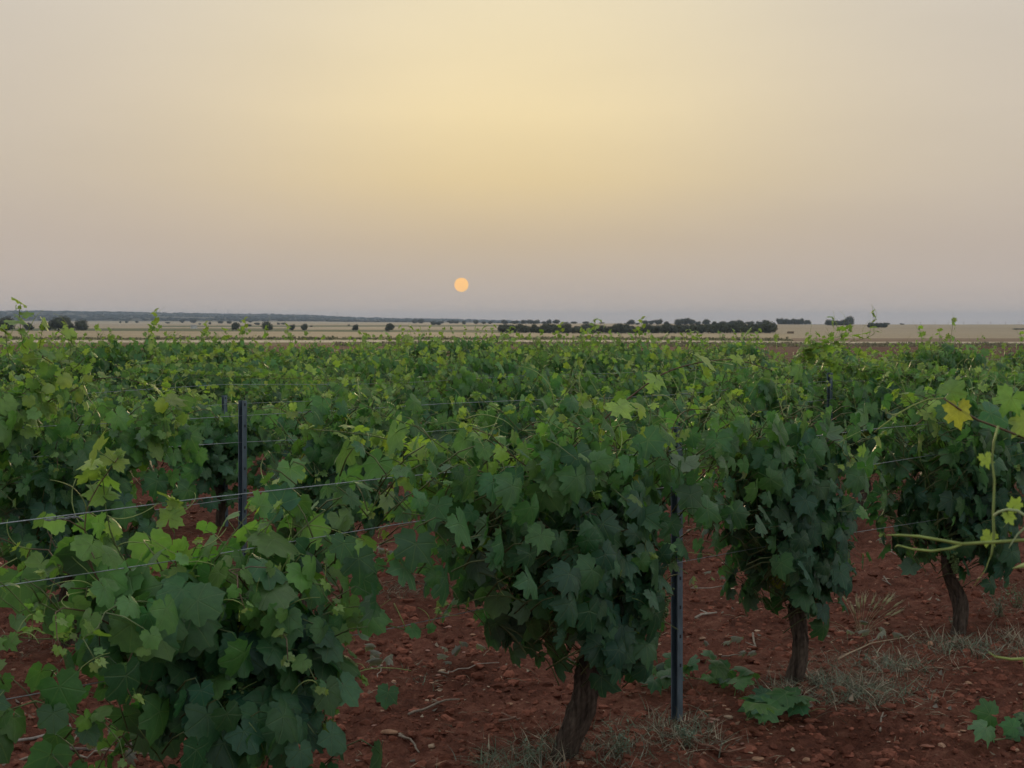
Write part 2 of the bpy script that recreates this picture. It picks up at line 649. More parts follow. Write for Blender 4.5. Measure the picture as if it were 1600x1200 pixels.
def field_of(u, y):
    """which piece of land a grid cell belongs to"""
    if y < 42:
        return 'ground'
    if y < 118:
        return 'bare_field'
    if y < 150:
        return 'weedy_headland'
    if u > 0.19:
        if y < 180:
            return 'farm_track'
        if y < 255:
            return 'fallow_field'
        return 'stubble_field' if y < 3200 else 'hills'
    if y < 180:
        return 'farm_track'
    if y < 210:
        return 'field_verge'
    if y < 600:
        return 'wheat_field'
    if u > 0.0:
        return 'stubble_field' if y < 3200 else 'hills'
    if y < 800:
        return 'green_field'
    if y < 1200:
        return 'green_field' if u < -0.15 and y < 950 else 'stubble_field'
    if y < 1500:
        return 'stubble_field' if u < -0.24 else 'green_field'
    if y < 2200:
        return 'stubble_field'
    return 'far_field' if y < 3200 else 'hills'


M_BARE = field_material('dark_red_tilth', (0.085, 0.04, 0.032), (0.125, 0.062, 0.047), scale=0.15, stretch=(0.3, 1, 1), c3=(0.12, 0.085, 0.055))
FMAT = {'ground': M_SOIL, 'bare_field': M_BARE, 'weedy_headland': M_WEEDSTRIP, 'farm_track': M_TRACK, 'field_verge': M_VERGE, 'wheat_field': M_WHEAT,
        'fallow_field': M_PLOUGH, 'green_field': M_GREEN, 'stubble_field': M_STUBBLE, 'far_field': M_FARSTUB, 'hills': M_HILL}
cells = {}
uc = (us[1:] + us[:-1]) / 2
yc = (ys[1:] + ys[:-1]) / 2
for j, y in enumerate(yc):
    i = np.arange(nu - 1)
    q = np.stack([j * nu + i, j * nu + i + 1, (j + 1) * nu + i + 1, (j + 1) * nu + i], axis=1)
    if y < 150:
        cells.setdefault(field_of(0, y), []).append(q)
    else:
        names = [field_of(u, y) for u in uc]
        for nm in set(names):
            cells.setdefault(nm, []).append(q[np.array([x == nm for x in names])])
for nm, qs in cells.items():
    q = np.concatenate(qs)
    used, inv = np.unique(q.ravel(), return_inverse=True)
    me = np_mesh(nm, GV[used], inv.reshape(-1, 4), FMAT[nm])
    o = link(nm, me)
    o['kind'] = 'structure'
# the ground goes on behind the camera
ax = np.linspace(-45, 45, 40)
ay = np.linspace(-40, 1.2, 24)
AX, AY = np.meshgrid(ax, ay)
e = 1.2 * us
AV = np.stack([AX.ravel(), AY.ravel(), np.where(AY.ravel() > 1.1, -0.01, 0.03 * perlin(AX.ravel() / 2, AY.ravel() / 2))], axis=1)
ii = np.arange(len(ax) - 1)
AF = np.concatenate([np.stack([j * len(ax) + ii, j * len(ax) + ii + 1, (j + 1) * len(ax) + ii + 1, (j + 1) * len(ax) + ii], axis=1) for j in range(len(ay) - 1)])
tag(link('ground_behind', np_mesh('ground_behind', AV, AF, M_SOIL)), kind='structure')

# ------------------------------------------------------------------ sun disc
sd = 32000.0
sun_c = P(SUN_PX[0], SUN_PX[1], sd)
sv, sf = [], []
import bmesh
bm = bmesh.new()
bmesh.ops.create_icosphere(bm, subdivisions=4, radius=11.0 / FPX * sd)
me = bpy.data.meshes.new('sun')
bm.to_mesh(me)
bm.free()
m, nt, bs, out = new_mat('sun_glow')
em = nnode(nt, 'ShaderNodeEmission')
em.inputs['Color'].default_value = (1.0, 0.56, 0.19, 1)
em.inputs['Strength'].default_value = 1.2
nt.links.new(em.outputs[0], out.inputs['Surface'])
me.materials.append(m)
for p in me.polygons:
    p.use_smooth = True
tag(link('sun', me, loc=sun_c), 'small pale orange sun disc low in the hazy sky', 'sun')

# ------------------------------------------------------------------ leaf templates
def leaf_template(r, lobes, cup, wav, n_out=30, n_in=15, tooth=0.05, petiole=True):
    """blade in the XY plane, junction at the origin, tip along +Y, upper side +Z; about 1 wide"""
    ph = np.linspace(-math.radians(170), math.radians(170), n_out)
    pa = np.abs(ph)
    keys = [0, 0.24, 0.47, 0.90, 1.20, 1.42, 1.85, 2.25, 2.6, 2.97]
    d = lobes
    vals = [1.0, 0.90 - 0.25 * d, 0.80 - 0.55 * d, 0.90 - 0.06 * d, 0.76 - 0.25 * d, 0.70 - 0.40 * d, 0.76, 0.66, 0.56, 0.36]
    rad = np.interp(pa, keys, vals)
    rad = rad * (1 + tooth * np.where(np.arange(n_out) % 2 == 0, 1, -1)) * (1 + np.array([r.uniform(-0.05, 0.05) for _ in ph]))
    rad *= 0.58
    sx = r.uniform(0.92, 1.08)

    def shape(phv, rv):
        x = np.sin(phv) * rv * sx
        y = np.cos(phv) * rv
        z = -cup * (x ** 2) * 1.2 - cup * 0.7 * np.sign(y) * y ** 2 + 0.10 * np.abs(x) * (1 if cup >= 0 else -1) * 0.6
        z += wav * np.sin(phv * 4 + k0) * rv ** 1.5
        return np.stack([x, y, z], axis=1)
    k0 = r.uniform(0, 6)
    if n_in:
        phi = np.linspace(-math.radians(170), math.radians(170), n_in)
        rin = np.interp(phi, ph, rad) * 0.55
        rin = np.minimum(rin, 0.34)
        V = np.concatenate([[[0, 0, 0]], shape(phi, rin), shape(ph, rad)])
        F = [(0, i + 2, i + 1) for i in range(n_in - 1)]
        a0, b0 = 1, 1 + n_in
        for i in range(n_in - 1):
            k = 2 * i
            if i < n_in - 1:
                F.append((a0 + i, b0 + k + 1, b0 + k))
                F.append((a0 + i, a0 + i + 1, b0 + k + 1))
                F.append((a0 + i + 1, b0 + k + 2, b0 + k + 1))
        F.append((a0 + n_in - 1, b0 + n_out - 1, b0 + n_out - 2))
    else:
        V = np.concatenate([[[0, 0, 0]], shape(ph, rad)])
        F = [(0, i + 2, i + 1) for i in range(n_out - 1)]
    F = [f for f in F]
    UV = np.stack([V[:, 0] * 0.8 + 0.5, V[:, 1] * 0.8 + 0.3], axis=1)
    if petiole:
        pts = [Vector((0, 0.01, -0.006)), Vector((0, -0.10, -0.09)), PET.copy()]
        pv, pf = tube(pts, [0.011, 0.012, 0.015], 3, False)
        o = len(V)
        V = np.concatenate([V, np.array([tuple(v) for v in pv])])
        UV = np.concatenate([UV, np.tile([[0.5, 0.35]], (len(pv), 1))])
        F += [tuple(i + o for i in f) for f in pf]
    return V.astype(np.float32), np.array(F, dtype=np.int32), UV.astype(np.float32)


PET = Vector((0, -0.30, -0.40))
lr = random.Random(21)
TPL_ROUND = [leaf_template(lr, lr.uniform(0.05, 0.25), lr.uniform(0.2, 1.1), lr.uniform(0.03, 0.10)) for _ in range(7)]
TPL_LOBED = [leaf_template(lr, lr.uniform(0.25, 0.5), lr.uniform(0.1, 1.2), lr.uniform(0.04, 0.13), tooth=0.08) for _ in range(7)]
TPL_YOUNG = [leaf_template(lr, lr.uniform(0.42, 0.62), lr.uniform(-0.5, 0.8), lr.uniform(0.04, 0.10), tooth=0.10) for _ in range(5)]
TPL_FAR = [leaf_template(lr, lr.uniform(0.2, 0.7), lr.uniform(0.1, 0.8), lr.uniform(0.03, 0.09), 13, 0, 0.0, False) for _ in range(6)]
LEAF_ME = {k: [np_mesh('leaf', *t[:2], M_LEAF, uv=t[2]) for t in T] for k, T in (('round', TPL_ROUND), ('lobed', TPL_LOBED), ('young', TPL_YOUNG))}
TPL = {'round': TPL_ROUND, 'lobed': TPL_LOBED, 'young': TPL_YOUNG, 'far': TPL_FAR}

C_DARK = np.array((0.034, 0.104, 0.062))
C_MID = np.array((0.068, 0.172, 0.064))
C_LIGHT = np.array((0.140, 0.265, 0.078))
C_YOUNG = np.array((0.24, 0.34, 0.08))
C_YELLOW = np.array((0.36, 0.38, 0.06))


def leaf_color(r, age_lit):
    """age 0 = old dark leaf, 1 = growing tip; paler values also paint lit tops"""
    a = min(1, max(0, age_lit + r.gauss(0, 0.10)))
    if r.random() < 0.002:
        return C_YELLOW * r.uniform(0.7, 1.0)
    stops = [(0.0, C_DARK), (0.35, C_MID), (0.7, C_LIGHT), (1.0, C_YOUNG)]
    for (p0, c0), (p1, c1) in zip(stops[:-1], stops[1:]):
        if a <= p1:
            t = (a - p0) / (p1 - p0)
            c = c0 * (1 - t) + c1 * t
            break
    return c * r.uniform(0.72, 1.30) * np.array((r.uniform(0.85, 1.12), 1, r.uniform(0.8, 1.2)))


class Leaf:
    __slots__ = ('m', 'col', 'kind', 'tpl', 'p', 'size')


def orient(pos_node, tip, nrm, size, kind, col, r):
    """leaf whose petiole starts at pos_node"""
    t = tip.normalized()
    n = nrm - t * nrm.dot(t)
    if n.length < 1e-4:
        n = t.orthogonal()
    n.normalize()
    x = t.cross(n)
    R = Matrix((x, t, n)).transposed()
    L = Leaf()
    base = pos_node - R @ (PET * size)
    L.m = Matrix.Translation(base) @ R.to_4x4() @ Matrix.Scale(size, 4)
    L.col = col
    L.kind = kind
    L.tpl = r.randrange(len(TPL[kind]))
    L.p = base
    L.size = size
    return L


def bez(a, b, c, d, n):
    out = []
    for i in range(n):
        t = i / (n - 1)
        out.append(a * (1 - t) ** 3 + b * 3 * t * (1 - t) ** 2 + c * 3 * t * t * (1 - t) + d * t ** 3)
    return out


def rvec(r, s=1.0):
    return Vector((r.gauss(0, s), r.gauss(0, s), r.gauss(0, s)))


UP = Vector((0, 0, 1))


def grow_shoot(r, pts, leaves, kind, size=0.12, young=0.35, spacing=0.062, shoots=None, axis=Vector((0, 0, 0)), lateral=0.5, base_age=0.12, rad=0.0045, top_ref=1.2, tendrils=0.25, tipmin=0.22):
    """leaves and tendrils along a polyline (local coordinates of the vine)"""
    seg = [(pts[i + 1] - pts[i]).length for i in range(len(pts) - 1)]
    total = sum(seg)
    nn = max(3, int(total / spacing))
    cum = np.concatenate([[0], np.cumsum(seg)])
    mb = MB()
    rr = [rad * (1 - 0.68 * c / total) for c in cum]
    wood = (0.13, 0.085, 0.05) if r.random() < 0.25 else (0.125, 0.165, 0.06)
    mb.tube(pts, rr, 5, wood)
    base_age = base_age + r.gauss(0, 0.10)
    side = r.choice((-1, 1))
    for k in range(nn):
        s = total * (k + 0.7) / nn
        i = min(int(np.searchsorted(cum, s)) - 1, len(seg) - 1)
        i = max(i, 0)
        f = (s - cum[i]) / max(seg[i], 1e-6)
        p = pts[i].lerp(pts[i + 1], f)
        t = s / total
        d = (pts[i + 1] - pts[i]).normalized()
        side = -side
        off = Vector((p.x, p.y, 0)) - Vector((axis.x, axis.y, 0))
        pn = off.dot(RN)
        outw = RN * (1 if pn + r.gauss(0, 0.10) > 0 else -1)
        lat = d.cross(UP)
        if lat.length < 0.1:
            lat = RD.copy()
        lat.normalize()
        grow = 1.0 if t < 0.60 else max(tipmin, 1 - (t - 0.60) / 0.40 * 0.85)
        if t < 0.12:
            grow *= 0.75
        sz = size * grow * r.uniform(0.78, 1.18)
        hfac = max(0.0, min(1.0, (p.z - 0.55) / max(0.2, top_ref - 0.55)))
        age_lit = base_age + 0.42 * hfac ** 1.5 + (young * max(0, (t - 0.62) / 0.38)) * 1.3  # paler with height: younger leaves, plus the lit canopy top put into the colour
        knd = kind if age_lit < 0.72 else 'young'
        nrm = outw * r.uniform(0.4, 1.2) + UP * r.uniform(0.15, 1.0) + lat * (side * 0.35) + rvec(r, 0.42)
        tip = -UP * r.uniform(0.35, 1.1) + outw * 0.35 + lat * side * r.uniform(0.2, 0.8) + rvec(r, 0.28)
        if t > 0.85:
            tip = d * 0.7 + lat * side * 0.8 + rvec(r, 0.4)
            nrm = UP + outw * 0.4 + rvec(r, 0.5)
        leaves.append(orient(p, tip, nrm, sz, knd, leaf_color(r, age_lit), r))
        if r.random() < lateral and t < 0.85:
            q = p + (outw * r.uniform(0.02, 0.12) + lat * r.uniform(-0.1, 0.1) + UP * r.uniform(-0.08, 0.08))
            mb.tube([p, p.lerp(q, 0.5) + UP * 0.01, q], [0.0022, 0.002, 0.0016], 3, wood)
            nrm = outw * r.uniform(0.5, 1.2) + UP * r.uniform(0.2, 0.9) + rvec(r, 0.35)
            tip = -UP * r.uniform(0.3, 1.0) + outw * 0.3 + rvec(r, 0.4)
            leaves.append(orient(q, tip, nrm, sz * r.uniform(0.6, 0.95), kind, leaf_color(r, age_lit + 0.04), r))
        if t > 0.35 and r.random() < tendrils * 1.5:
            a = -lat * side * 0.7 + UP * 0.5 + rvec(r, 0.35)
            a.normalize()
            ln = r.uniform(0.08, 0.24)
            q = [p.copy()]
            dd = a.copy()
            cu = rvec(r, 0.24)
            for _ in range(8):
                q.append(q[-1] + dd * ln / 8)
                dd = (dd + cu * 0.55 + rvec(r, 0.07)).normalized()
                cu = cu * 1.16
            mb.tube(q, [0.0021 - 0.00015 * j for j in range(9)], 3, (0.27, 0.35, 0.11))
    # growing point
    dend = (pts[-1] - pts[-2]).normalized()
    for _ in range(3):
        leaves.append(orient(pts[-1], dend + rvec(r, 0.5), UP + rvec(r, 0.7), size * r.uniform(0.16, 0.3), 'young', leaf_color(r, 0.75 + young * 0.6), r))
    if shoots is not None:
        shoots.append(mb)


def vine_trunk(r, head, r0, r1, lean, rings=44, sides=30, arms=3, detail=True):
    """old twisted trunk, local coordinates, with a flared foot and spur arms"""
    V, F, T = [], [], []
    ph = r.uniform(0, 6)
    ctrl = [Vector((0, 0, -0.12)), Vector((lean.x * -0.25, lean.y * -0.25, head * 0.30)), Vector((lean.x * 0.45, lean.y * 0.45, head * 0.66)), Vector((lean.x, lean.y, head))]
    pts = bez(*ctrl, rings)
    kx, ky = r.uniform(0.014, 0.024), r.uniform(0.010, 0.018)
    for i_, p_ in enumerate(pts):
        tt = i_ / (rings - 1)
        p_.x += kx * math.sin(tt * 8 + ph)
        p_.y += ky * math.sin(tt * 9 + ph * 2)
    sd_ = [r.uniform(0, 6) for _ in range(6)]
    for i, p in enumerate(pts):
        t = i / (rings - 1)
        rad = r0 * (1 - t) + r1 * t
        rad *= 1 + 0.38 * max(0, 1 - t * 5) + 0.14 * math.sin(t * 7 + ph) * t + 0.30 * max(0, t - 0.85) / 0.15 * 0.6
        for k in range(sides):
            a = 2 * math.pi * k / sides
            tw = a + t * 1.3
            rg = 1 + 0.15 * math.sin(tw * 3 + sd_[0]) + 0.10 * math.sin(tw * 2 + t * 11 + sd_[1]) + 0.07 * math.sin(tw * 5 + sd_[1] + t * 3)
            if detail:
                rg += 0.10 * math.sin(tw * 8 + sd_[2] + 2.0 * math.sin(t * 9 + sd_[3])) + 0.05 * math.sin(tw * 13 + sd_[4] + 3 * math.sin(t * 14 + sd_[5])) + r.uniform(-0.05, 0.05)
            V.append(p + Vector((math.cos(a) * rad * rg, math.sin(a) * rad * rg, 0)))
            c = (0.085, 0.064, 0.05)
            g = r.uniform(0.75, 1.25)
            T.append((c[0] * g, c[1] * g, c[2] * g))
    for i in range(rings - 1):
        for k in range(sides):
            a = i * sides + k
            b = i * sides + (k + 1) % sides
            F += [(a, b, b + sides), (a, b + sides, a + sides)]
    e = (rings - 1) * sides
    V.append(pts[-1] + UP * r1 * 0.5)
    T.append((0.12, 0.09, 0.07))
    for k in range(sides):
        F.append((e + k, e + (k + 1) % sides, len(V) - 1))
    tm = MB()
    tm.V, tm.F, tm.T = [tuple(v) for v in V], F, T
    armpts = []
    top = pts[-1]
    for k in range(arms):
        s = (-1) ** k
        dirv = RD * s * r.uniform(0.12, 0.24) + RN * r.uniform(-0.07, 0.07) + UP * r.uniform(0.02, 0.13)
        q = [top - UP * 0.02, top + dirv * 0.5 + UP * 0.01, top + dirv]
        q = [top - UP * 0.03, top + dirv * 0.35 + rvec(r, 0.01), top + dirv * 0.7 + rvec(r, 0.012), top + dirv]
        tm.tube(q, [r1 * 0.72, r1 * 0.6, r1 * 0.48, r1 * 0.36], 8, (0.09, 0.068, 0.052))
        armpts.append(q)
    return tm, armpts, top


def canopy(r, head_pt, spec, leaves, shoots):
    """fan of shoots from the head of a vine inside its envelope"""
    for k in range(spec['n']):
        q = r.random()
        st = head_pt + RD * r.uniform(-0.2, 0.2) + RN * r.uniform(-0.05, 0.05) + UP * r.uniform(-0.02, 0.08)
        s = (k + r.random()) / spec['n']
        along = -spec['wl'] + (spec['wl'] + spec['wr']) * s
        if q < spec.get('up', 0.6):                                   # upright, held by the wires
            top = spec['top'] * r.uniform(0.84, 1.07)
            pn = r.gauss(0, spec['th'] * 0.5)
            end = Vector((head_pt.x, head_pt.y, 0)) + RD * along + RN * pn + UP * top
            c1 = st + UP * 0.25 + RD * along * 0.25 + RN * r.gauss(0, 0.08)
            c2 = st.lerp(end, 0.65) + UP * 0.10 + RN * r.gauss(0, 0.10)
        elif q < spec.get('up', 0.6) + spec.get('side', 0.25):        # arching outwards and over
            sg = r.choice((-1, 1)) if r.random() < 0.5 else -1
            pn = sg * spec['th'] * r.uniform(0.7, 1.25)
            top = spec['top'] * r.uniform(0.55, 0.9)
            along *= spec.get('sidef', 1.0)
            end = Vector((head_pt.x, head_pt.y, 0)) + RD * along + RN * pn + UP * top
            c1 = st + UP * 0.35 + RD * along * 0.2
            c2 = end + UP * 0.22 - RN * pn * 0.5
        else:                                                          # short and low, round the head
            sg = r.choice((-1, 1, -1))
            pn = sg * spec['th'] * r.uniform(0.6, 1.1)
            end = Vector((head_pt.x, head_pt.y, 0)) + RD * along * spec.get('lowf', 0.55) + RN * pn + UP * r.uniform(spec['bottom'] + 0.08, spec['bottom'] + 0.3)
            c1 = st + UP * 0.22 + RN * pn * 0.5
            c2 = end + UP * 0.25 - RD * along * 0.1
        pts = bez(st, c1, c2, end, 13)
        for i in range(2, 12):
            pts[i] += rvec(r, 0.012)
        grow_shoot(r, pts, leaves, spec['kind'], spec['size'], spec.get('young', 0.35), spec.get('spacing', 0.062), shoots, head_pt, spec.get('lat', 0.5), spec.get('age_lit', 0.12), top_ref=spec['top'], tendrils=spec.get('tendrils', 0.2))


def fill_leaves(r, head_pt, spec, leaves, shoots):
    """leaves of short side shoots that close the wall of the canopy"""
    mb = MB()
    for k in range(spec.get('fill', 0)):
        h = spec['bottom'] + (spec['top'] - 0.04 - spec['bottom']) * r.random() ** 0.85
        t = min(1.0, max(0.0, (h - spec['bottom']) / max(0.1, 0.62 * (spec['top'] - spec['bottom']))))
        lo = spec.get('lowf', 0.55)
        wf = lo * 0.6 + (1 - lo * 0.6) * t ** 0.8
        al = r.uniform(-spec['wl'], spec['wr']) * wf * (1 - 0.45 * r.random())
        if h > 0.80 and spec.get('ext') and r.random() < 0.6:
            al = r.uniform(-spec['wl'] - spec['ext'], spec['wr'] + spec['ext'])
        th = spec['th'] * (0.55 + 0.55 * math.sin(math.pi * min(1, 0.15 + 0.85 * (h - spec['bottom']) / (spec['top'] - spec['bottom']))))
        sg = -1 if r.random() < spec.get('front', 0.62) else 1
        pn = sg * th * r.uniform(0.35, 1.0)
        p = Vector((head_pt.x, head_pt.y, 0)) + RD * al + RN * pn + UP * (h + r.gauss(0, 0.03))
        outw = RN * sg
        nrm = outw * r.uniform(0.5, 1.3) + UP * r.uniform(0.1, 0.9) + rvec(r, 0.44)
        tip = -UP * r.uniform(0.5, 1.2) + outw * 0.3 + RD * r.gauss(0, 0.4) + rvec(r, 0.2)
        hf = max(0.0, (h - 0.5) / max(0.2, spec['top'] - 0.5))
        age_lit = spec.get('age_lit', 0.12) + 0.42 * hf ** 1.6  # upper leaves younger, and light on the canopy top painted in as paler green
        leaves.append(orient(p, tip, nrm, spec['size'] * r.uniform(0.42, 1.2), spec['kind'], leaf_color(r, age_lit), r))
        q = p - outw * r.uniform(0.06, 0.14) - UP * r.uniform(0.03, 0.10) + RD * r.gauss(0, 0.03)
        mb.tube([q, q.lerp(p, 0.5) + UP * 0.012, p], [0.003, 0.0025, 0.002], 3, (0.12, 0.14, 0.055))
    if mb.V:
        fills.append(mb)


fills = []


def foliage_mesh(name, leaves, far=False, mat=None):
    Vs, Fs, Ts, Us = [], [], [], []
    o = 0
    for L in leaves:
        tp = TPL['far'][L.tpl % len(TPL_FAR)] if far else TPL[L.kind][L.tpl]
        M = np.array(L.m)
        V = tp[0] @ M[:3, :3].T + M[:3, 3]
        Vs.append(V)
        Fs.append(tp[1] + o)
        Us.append(tp[2])
        Ts.append(np.tile(L.col, (len(V), 1)))
        o += len(V)
    return np_mesh(name, np.concatenate(Vs), np.concatenate(Fs), mat or M_FOL, tint=np.concatenate(Ts), uv=np.concatenate(Us))


def attach_leaves(root, leaves, nsep, camloc, foliage_name='foliage'):
    """the nsep leaves that show largest become objects, the rest one mesh"""
    if nsep:
        leaves = sorted(leaves, key=lambda L: -(L.size / ((L.p + root.location - camloc).length)) * (1.25 if (L.p.dot(RN) < 0) else 1.0))
        for L in leaves[:nsep]:
            o = bpy.data.objects.new('leaf', LEAF_ME[L.kind][L.tpl])
            COL.objects.link(o)
            o.parent = root
            o.matrix_basis = L.m
            o.color = (*L.col, 1)
        rest = leaves[nsep:]
    else:
        rest = leaves
    if rest:
        f = link(foliage_name, foliage_mesh('foliage', rest), root)
        f['kind'] = 'stuff'


def grape_mesh(r):
    mb = MB()
    bmt = bmesh.new()
    bmesh.ops.create_icosphere(bmt, subdivisions=1, radius=1.0)
    bv = [v.co.copy() for v in bmt.verts]
    bf = [tuple(v.index for v in f.verts) for f in bmt.faces]
    bmt.free()
    ln = 0.13
    mb.tube([Vector((0, 0, 0.05)), Vector((0, 0, -ln))], [0.002, 0.001], 4, (0.2, 0.25, 0.08))
    for k in range(110):
        t = r.random() ** 0.9
        R = 0.030 * (1 - t) ** 0.7 + 0.005
        a = r.uniform(0, 6.283)
        q = Vector((math.cos(a) * R * r.uniform(0.5, 1), math.sin(a) * R * r.uniform(0.5, 1), -t * ln))
        rad = r.uniform(0.0042, 0.0062)
        g = r.uniform(0.75, 1.25)
        mb.add([v * rad + q for v in bv], bf, (0.11 * g, 0.17 * g, 0.055 * g))
    return mb.mesh('grape_cluster', M_GRAPE)


GRAPES = [grape_mesh(random.Random(5 + i)) for i in range(3)]
CAMLOC = Vector((0, 0, EYE))


def build_vine(seed, pos, label, spec, nsep, extra=None, group=None, grapes=3, sep_shoots=True, name='grapevine', trunk=None):
    r = random.Random(seed)
    pos = Vector((pos.x, pos.y, gz(pos.x, pos.y)))
    root = empty(name, pos)
    tag(root, label, 'grapevine', group)
    tk = dict(head=0.44, r0=0.046, r1=0.036, lean=Vector((r.gauss(0, 0.05), r.gauss(0, 0.05), 0)))
    if trunk:
        tk.update(trunk)
    tm, arms, top = vine_trunk(r, **tk)
    to = link('trunk', tm.mesh('trunk', M_BARK), root)
    leaves, shoots = [], []
    canopy(r, top, spec, leaves, shoots)
    fill_leaves(r, top, spec, leaves, shoots)
    if extra:
        extra(r, root, pos, top, leaves, shoots)
    if sep_shoots:
        for mb in shoots:
            link('shoot', mb.mesh('shoot', M_SHOOT), root)
    else:
        allm = MB()
        for mb in shoots:
            o = len(allm.V)
            allm.V += mb.V
            allm.F += [tuple(i + o for i in f) for f in mb.F]
            allm.T += mb.T
        so = link('shoots', allm.mesh('shoots', M_SHOOT), root)
        so['kind'] = 'stuff'
    for mb in fills:
        link('side_shoots', mb.mesh('side_shoots', M_SHOOT), root)['kind'] = 'stuff'
    fills.clear()
    if 'bare_x' in spec:      # trimmed low down on the post side
        leaves = [L for L in leaves if not (L.p.z < 0.74 and L.p.x > spec['bare_x'])]
    attach_leaves(root, leaves, nsep, CAMLOC)
    for k in range(grapes):
        g = link('grape_cluster', r.choice(GRAPES), root)
        g.location = top + RD * r.uniform(-0.25, 0.22) - RN * r.uniform(0.08, 0.2) + UP * r.uniform(0.04, 0.22)
        g.rotation_euler = (r.uniform(-0.2, 0.2), r.uniform(-0.2, 0.2), r.uniform(0, 6))
    return root


def shoot_to(path, kind='round', size=0.12, **kw):
    """extra shoot through world points"""
    def f(r, root, pos, top, leaves, shoots):
        pts = [Vector(p) - pos for p in path]
        # smooth by Catmull-Rom
        out = []
        for i in range(len(pts) - 1):
            p0, p1, p2, p3 = pts[max(i - 1, 0)], pts[i], pts[i + 1], pts[min(i + 2, len(pts) - 1)]
            for j in range(5):
                t = j / 5
                out.append(0.5 * ((2 * p1) + (p2 - p0) * t + (2 * p0 - 5 * p1 + 4 * p2 - p3) * t * t + (3 * p1 - p0 - 3 * p2 + p3) * t ** 3))
        out.append(pts[-1])
        grow_shoot(r, out, leaves, kind, size, shoots=shoots, axis=top, **kw)
    return f


def many(*fs):
    def f(*a):
        for g in fs:
            g(*a)
    return f


def row_pt(row, s):
    return T1 + RN * (ROW_GAP * (row - 1)) + RD * s


# ------------------------------------------------------------------ nearest row of vines
SP_T1 = dict(n=36, wl=1.02, wr=0.06, top=1.24, bottom=0.37, th=0.27, kind='lobed', size=0.128, up=0.60, side=0.26, lat=0.6, age_lit=0.0, young=0.5, tendrils=0.35, fill=460, lowf=0.46, sidef=0.5, ext=0.44, bare_x=0.31)
SP_T0 = dict(n=27, wl=0.80, wr=0.34, top=0.98, bottom=0.08, th=0.30, kind='round', size=0.142, up=0.50, side=0.30, lat=0.45, age_lit=0.10, young=0.45, fill=130, lowf=0.8)
SP_T2 = dict(n=28, wl=0.78, wr=0.10, top=1.24, bottom=0.36, th=0.21, kind='lobed', size=0.124, up=0.64, side=0.2, lat=0.55, age_lit=0.02, young=0.5, lowf=0.40, fill=360, tendrils=0.35, sidef=0.5, ext=0.25)
SP_T3 = dict(n=36, wl=0.46, wr=0.70, top=1.26, bottom=0.34, th=0.28, kind='lobed', size=0.128, up=0.6, side=0.24, lat=0.55, age_lit=0.02, young=0.5, lowf=0.5, fill=340, tendrils=0.35, sidef=0.7)

p0 = row_pt(1, -1.5)
t0extra = many(
    shoot_to([p0 + UP * 0.5, P(255, 960, 4.1), P(180, 850, 4.0), P(160, 745, 3.98)], 'round', 0.171, spacing=0.045, base_age=0.34, young=0.25, tipmin=0.6, lateral=0.7),
    shoot_to([p0 + UP * 0.5, P(290, 990, 4.1), P(275, 880, 4.05), P(272, 800, 4.05)], 'round', 0.171, spacing=0.045, base_age=0.34, young=0.25, tipmin=0.6, lateral=0.7),
    shoot_to([p0 + UP * 0.5, P(380, 940, 4.3), P(415, 830, 4.4), P(455, 745, 4.6)], 'round', 0.152, spacing=0.05, base_age=0.28, young=0.3, tipmin=0.5),
    shoot_to([p0 + UP * 0.5, P(420, 1000, 4.3), P(520, 960, 4.45), P(650, 985, 4.55), P(690, 950, 4.6)], 'round', 0.122, base_age=0.2, young=0.3, lateral=0.1),
    shoot_to([p0 + UP * 0.5, P(230, 980, 4.05), P(150, 900, 3.95), P(135, 800, 3.95), P(185, 715, 3.95)], 'round', 0.175, spacing=0.05, base_age=0.38, young=0.25, tipmin=0.6, lateral=0.8),
    shoot_to([p0 + UP * 0.5, P(330, 980, 4.1), P(330, 890, 4.1), P(390, 800, 4.2)], 'round', 0.16, spacing=0.05, base_age=0.25, young=0.3, tipmin=0.6, lateral=0.6),
    shoot_to([p0 + UP * 0.45, P(200, 1000, 4.0), P(110, 1010, 3.9), P(60, 960, 3.85)], 'round', 0.146, base_age=0.2),
    shoot_to([p0 + UP * 0.5, P(400, 920, 4.3), P(480, 820, 4.5), P(540, 790, 4.65), P(560, 860, 4.65)], 'round', 0.15, spacing=0.055, base_age=0.18, young=0.3, tipmin=0.6, lateral=0.7),
    shoot_to([p0 + UP * 0.5, P(410, 960, 4.25), P(480, 880, 4.4), P(530, 920, 4.45), P(545, 1000, 4.4)], 'round', 0.15, spacing=0.055, base_age=0.10, young=0.3, tipmin=0.6, lateral=0.6),
    shoot_to([p0 + UP * 0.45, P(430, 1040, 4.2), P(510, 1040, 4.25), P(520, 1130, 4.2)], 'round', 0.146, base_age=0.08),
)
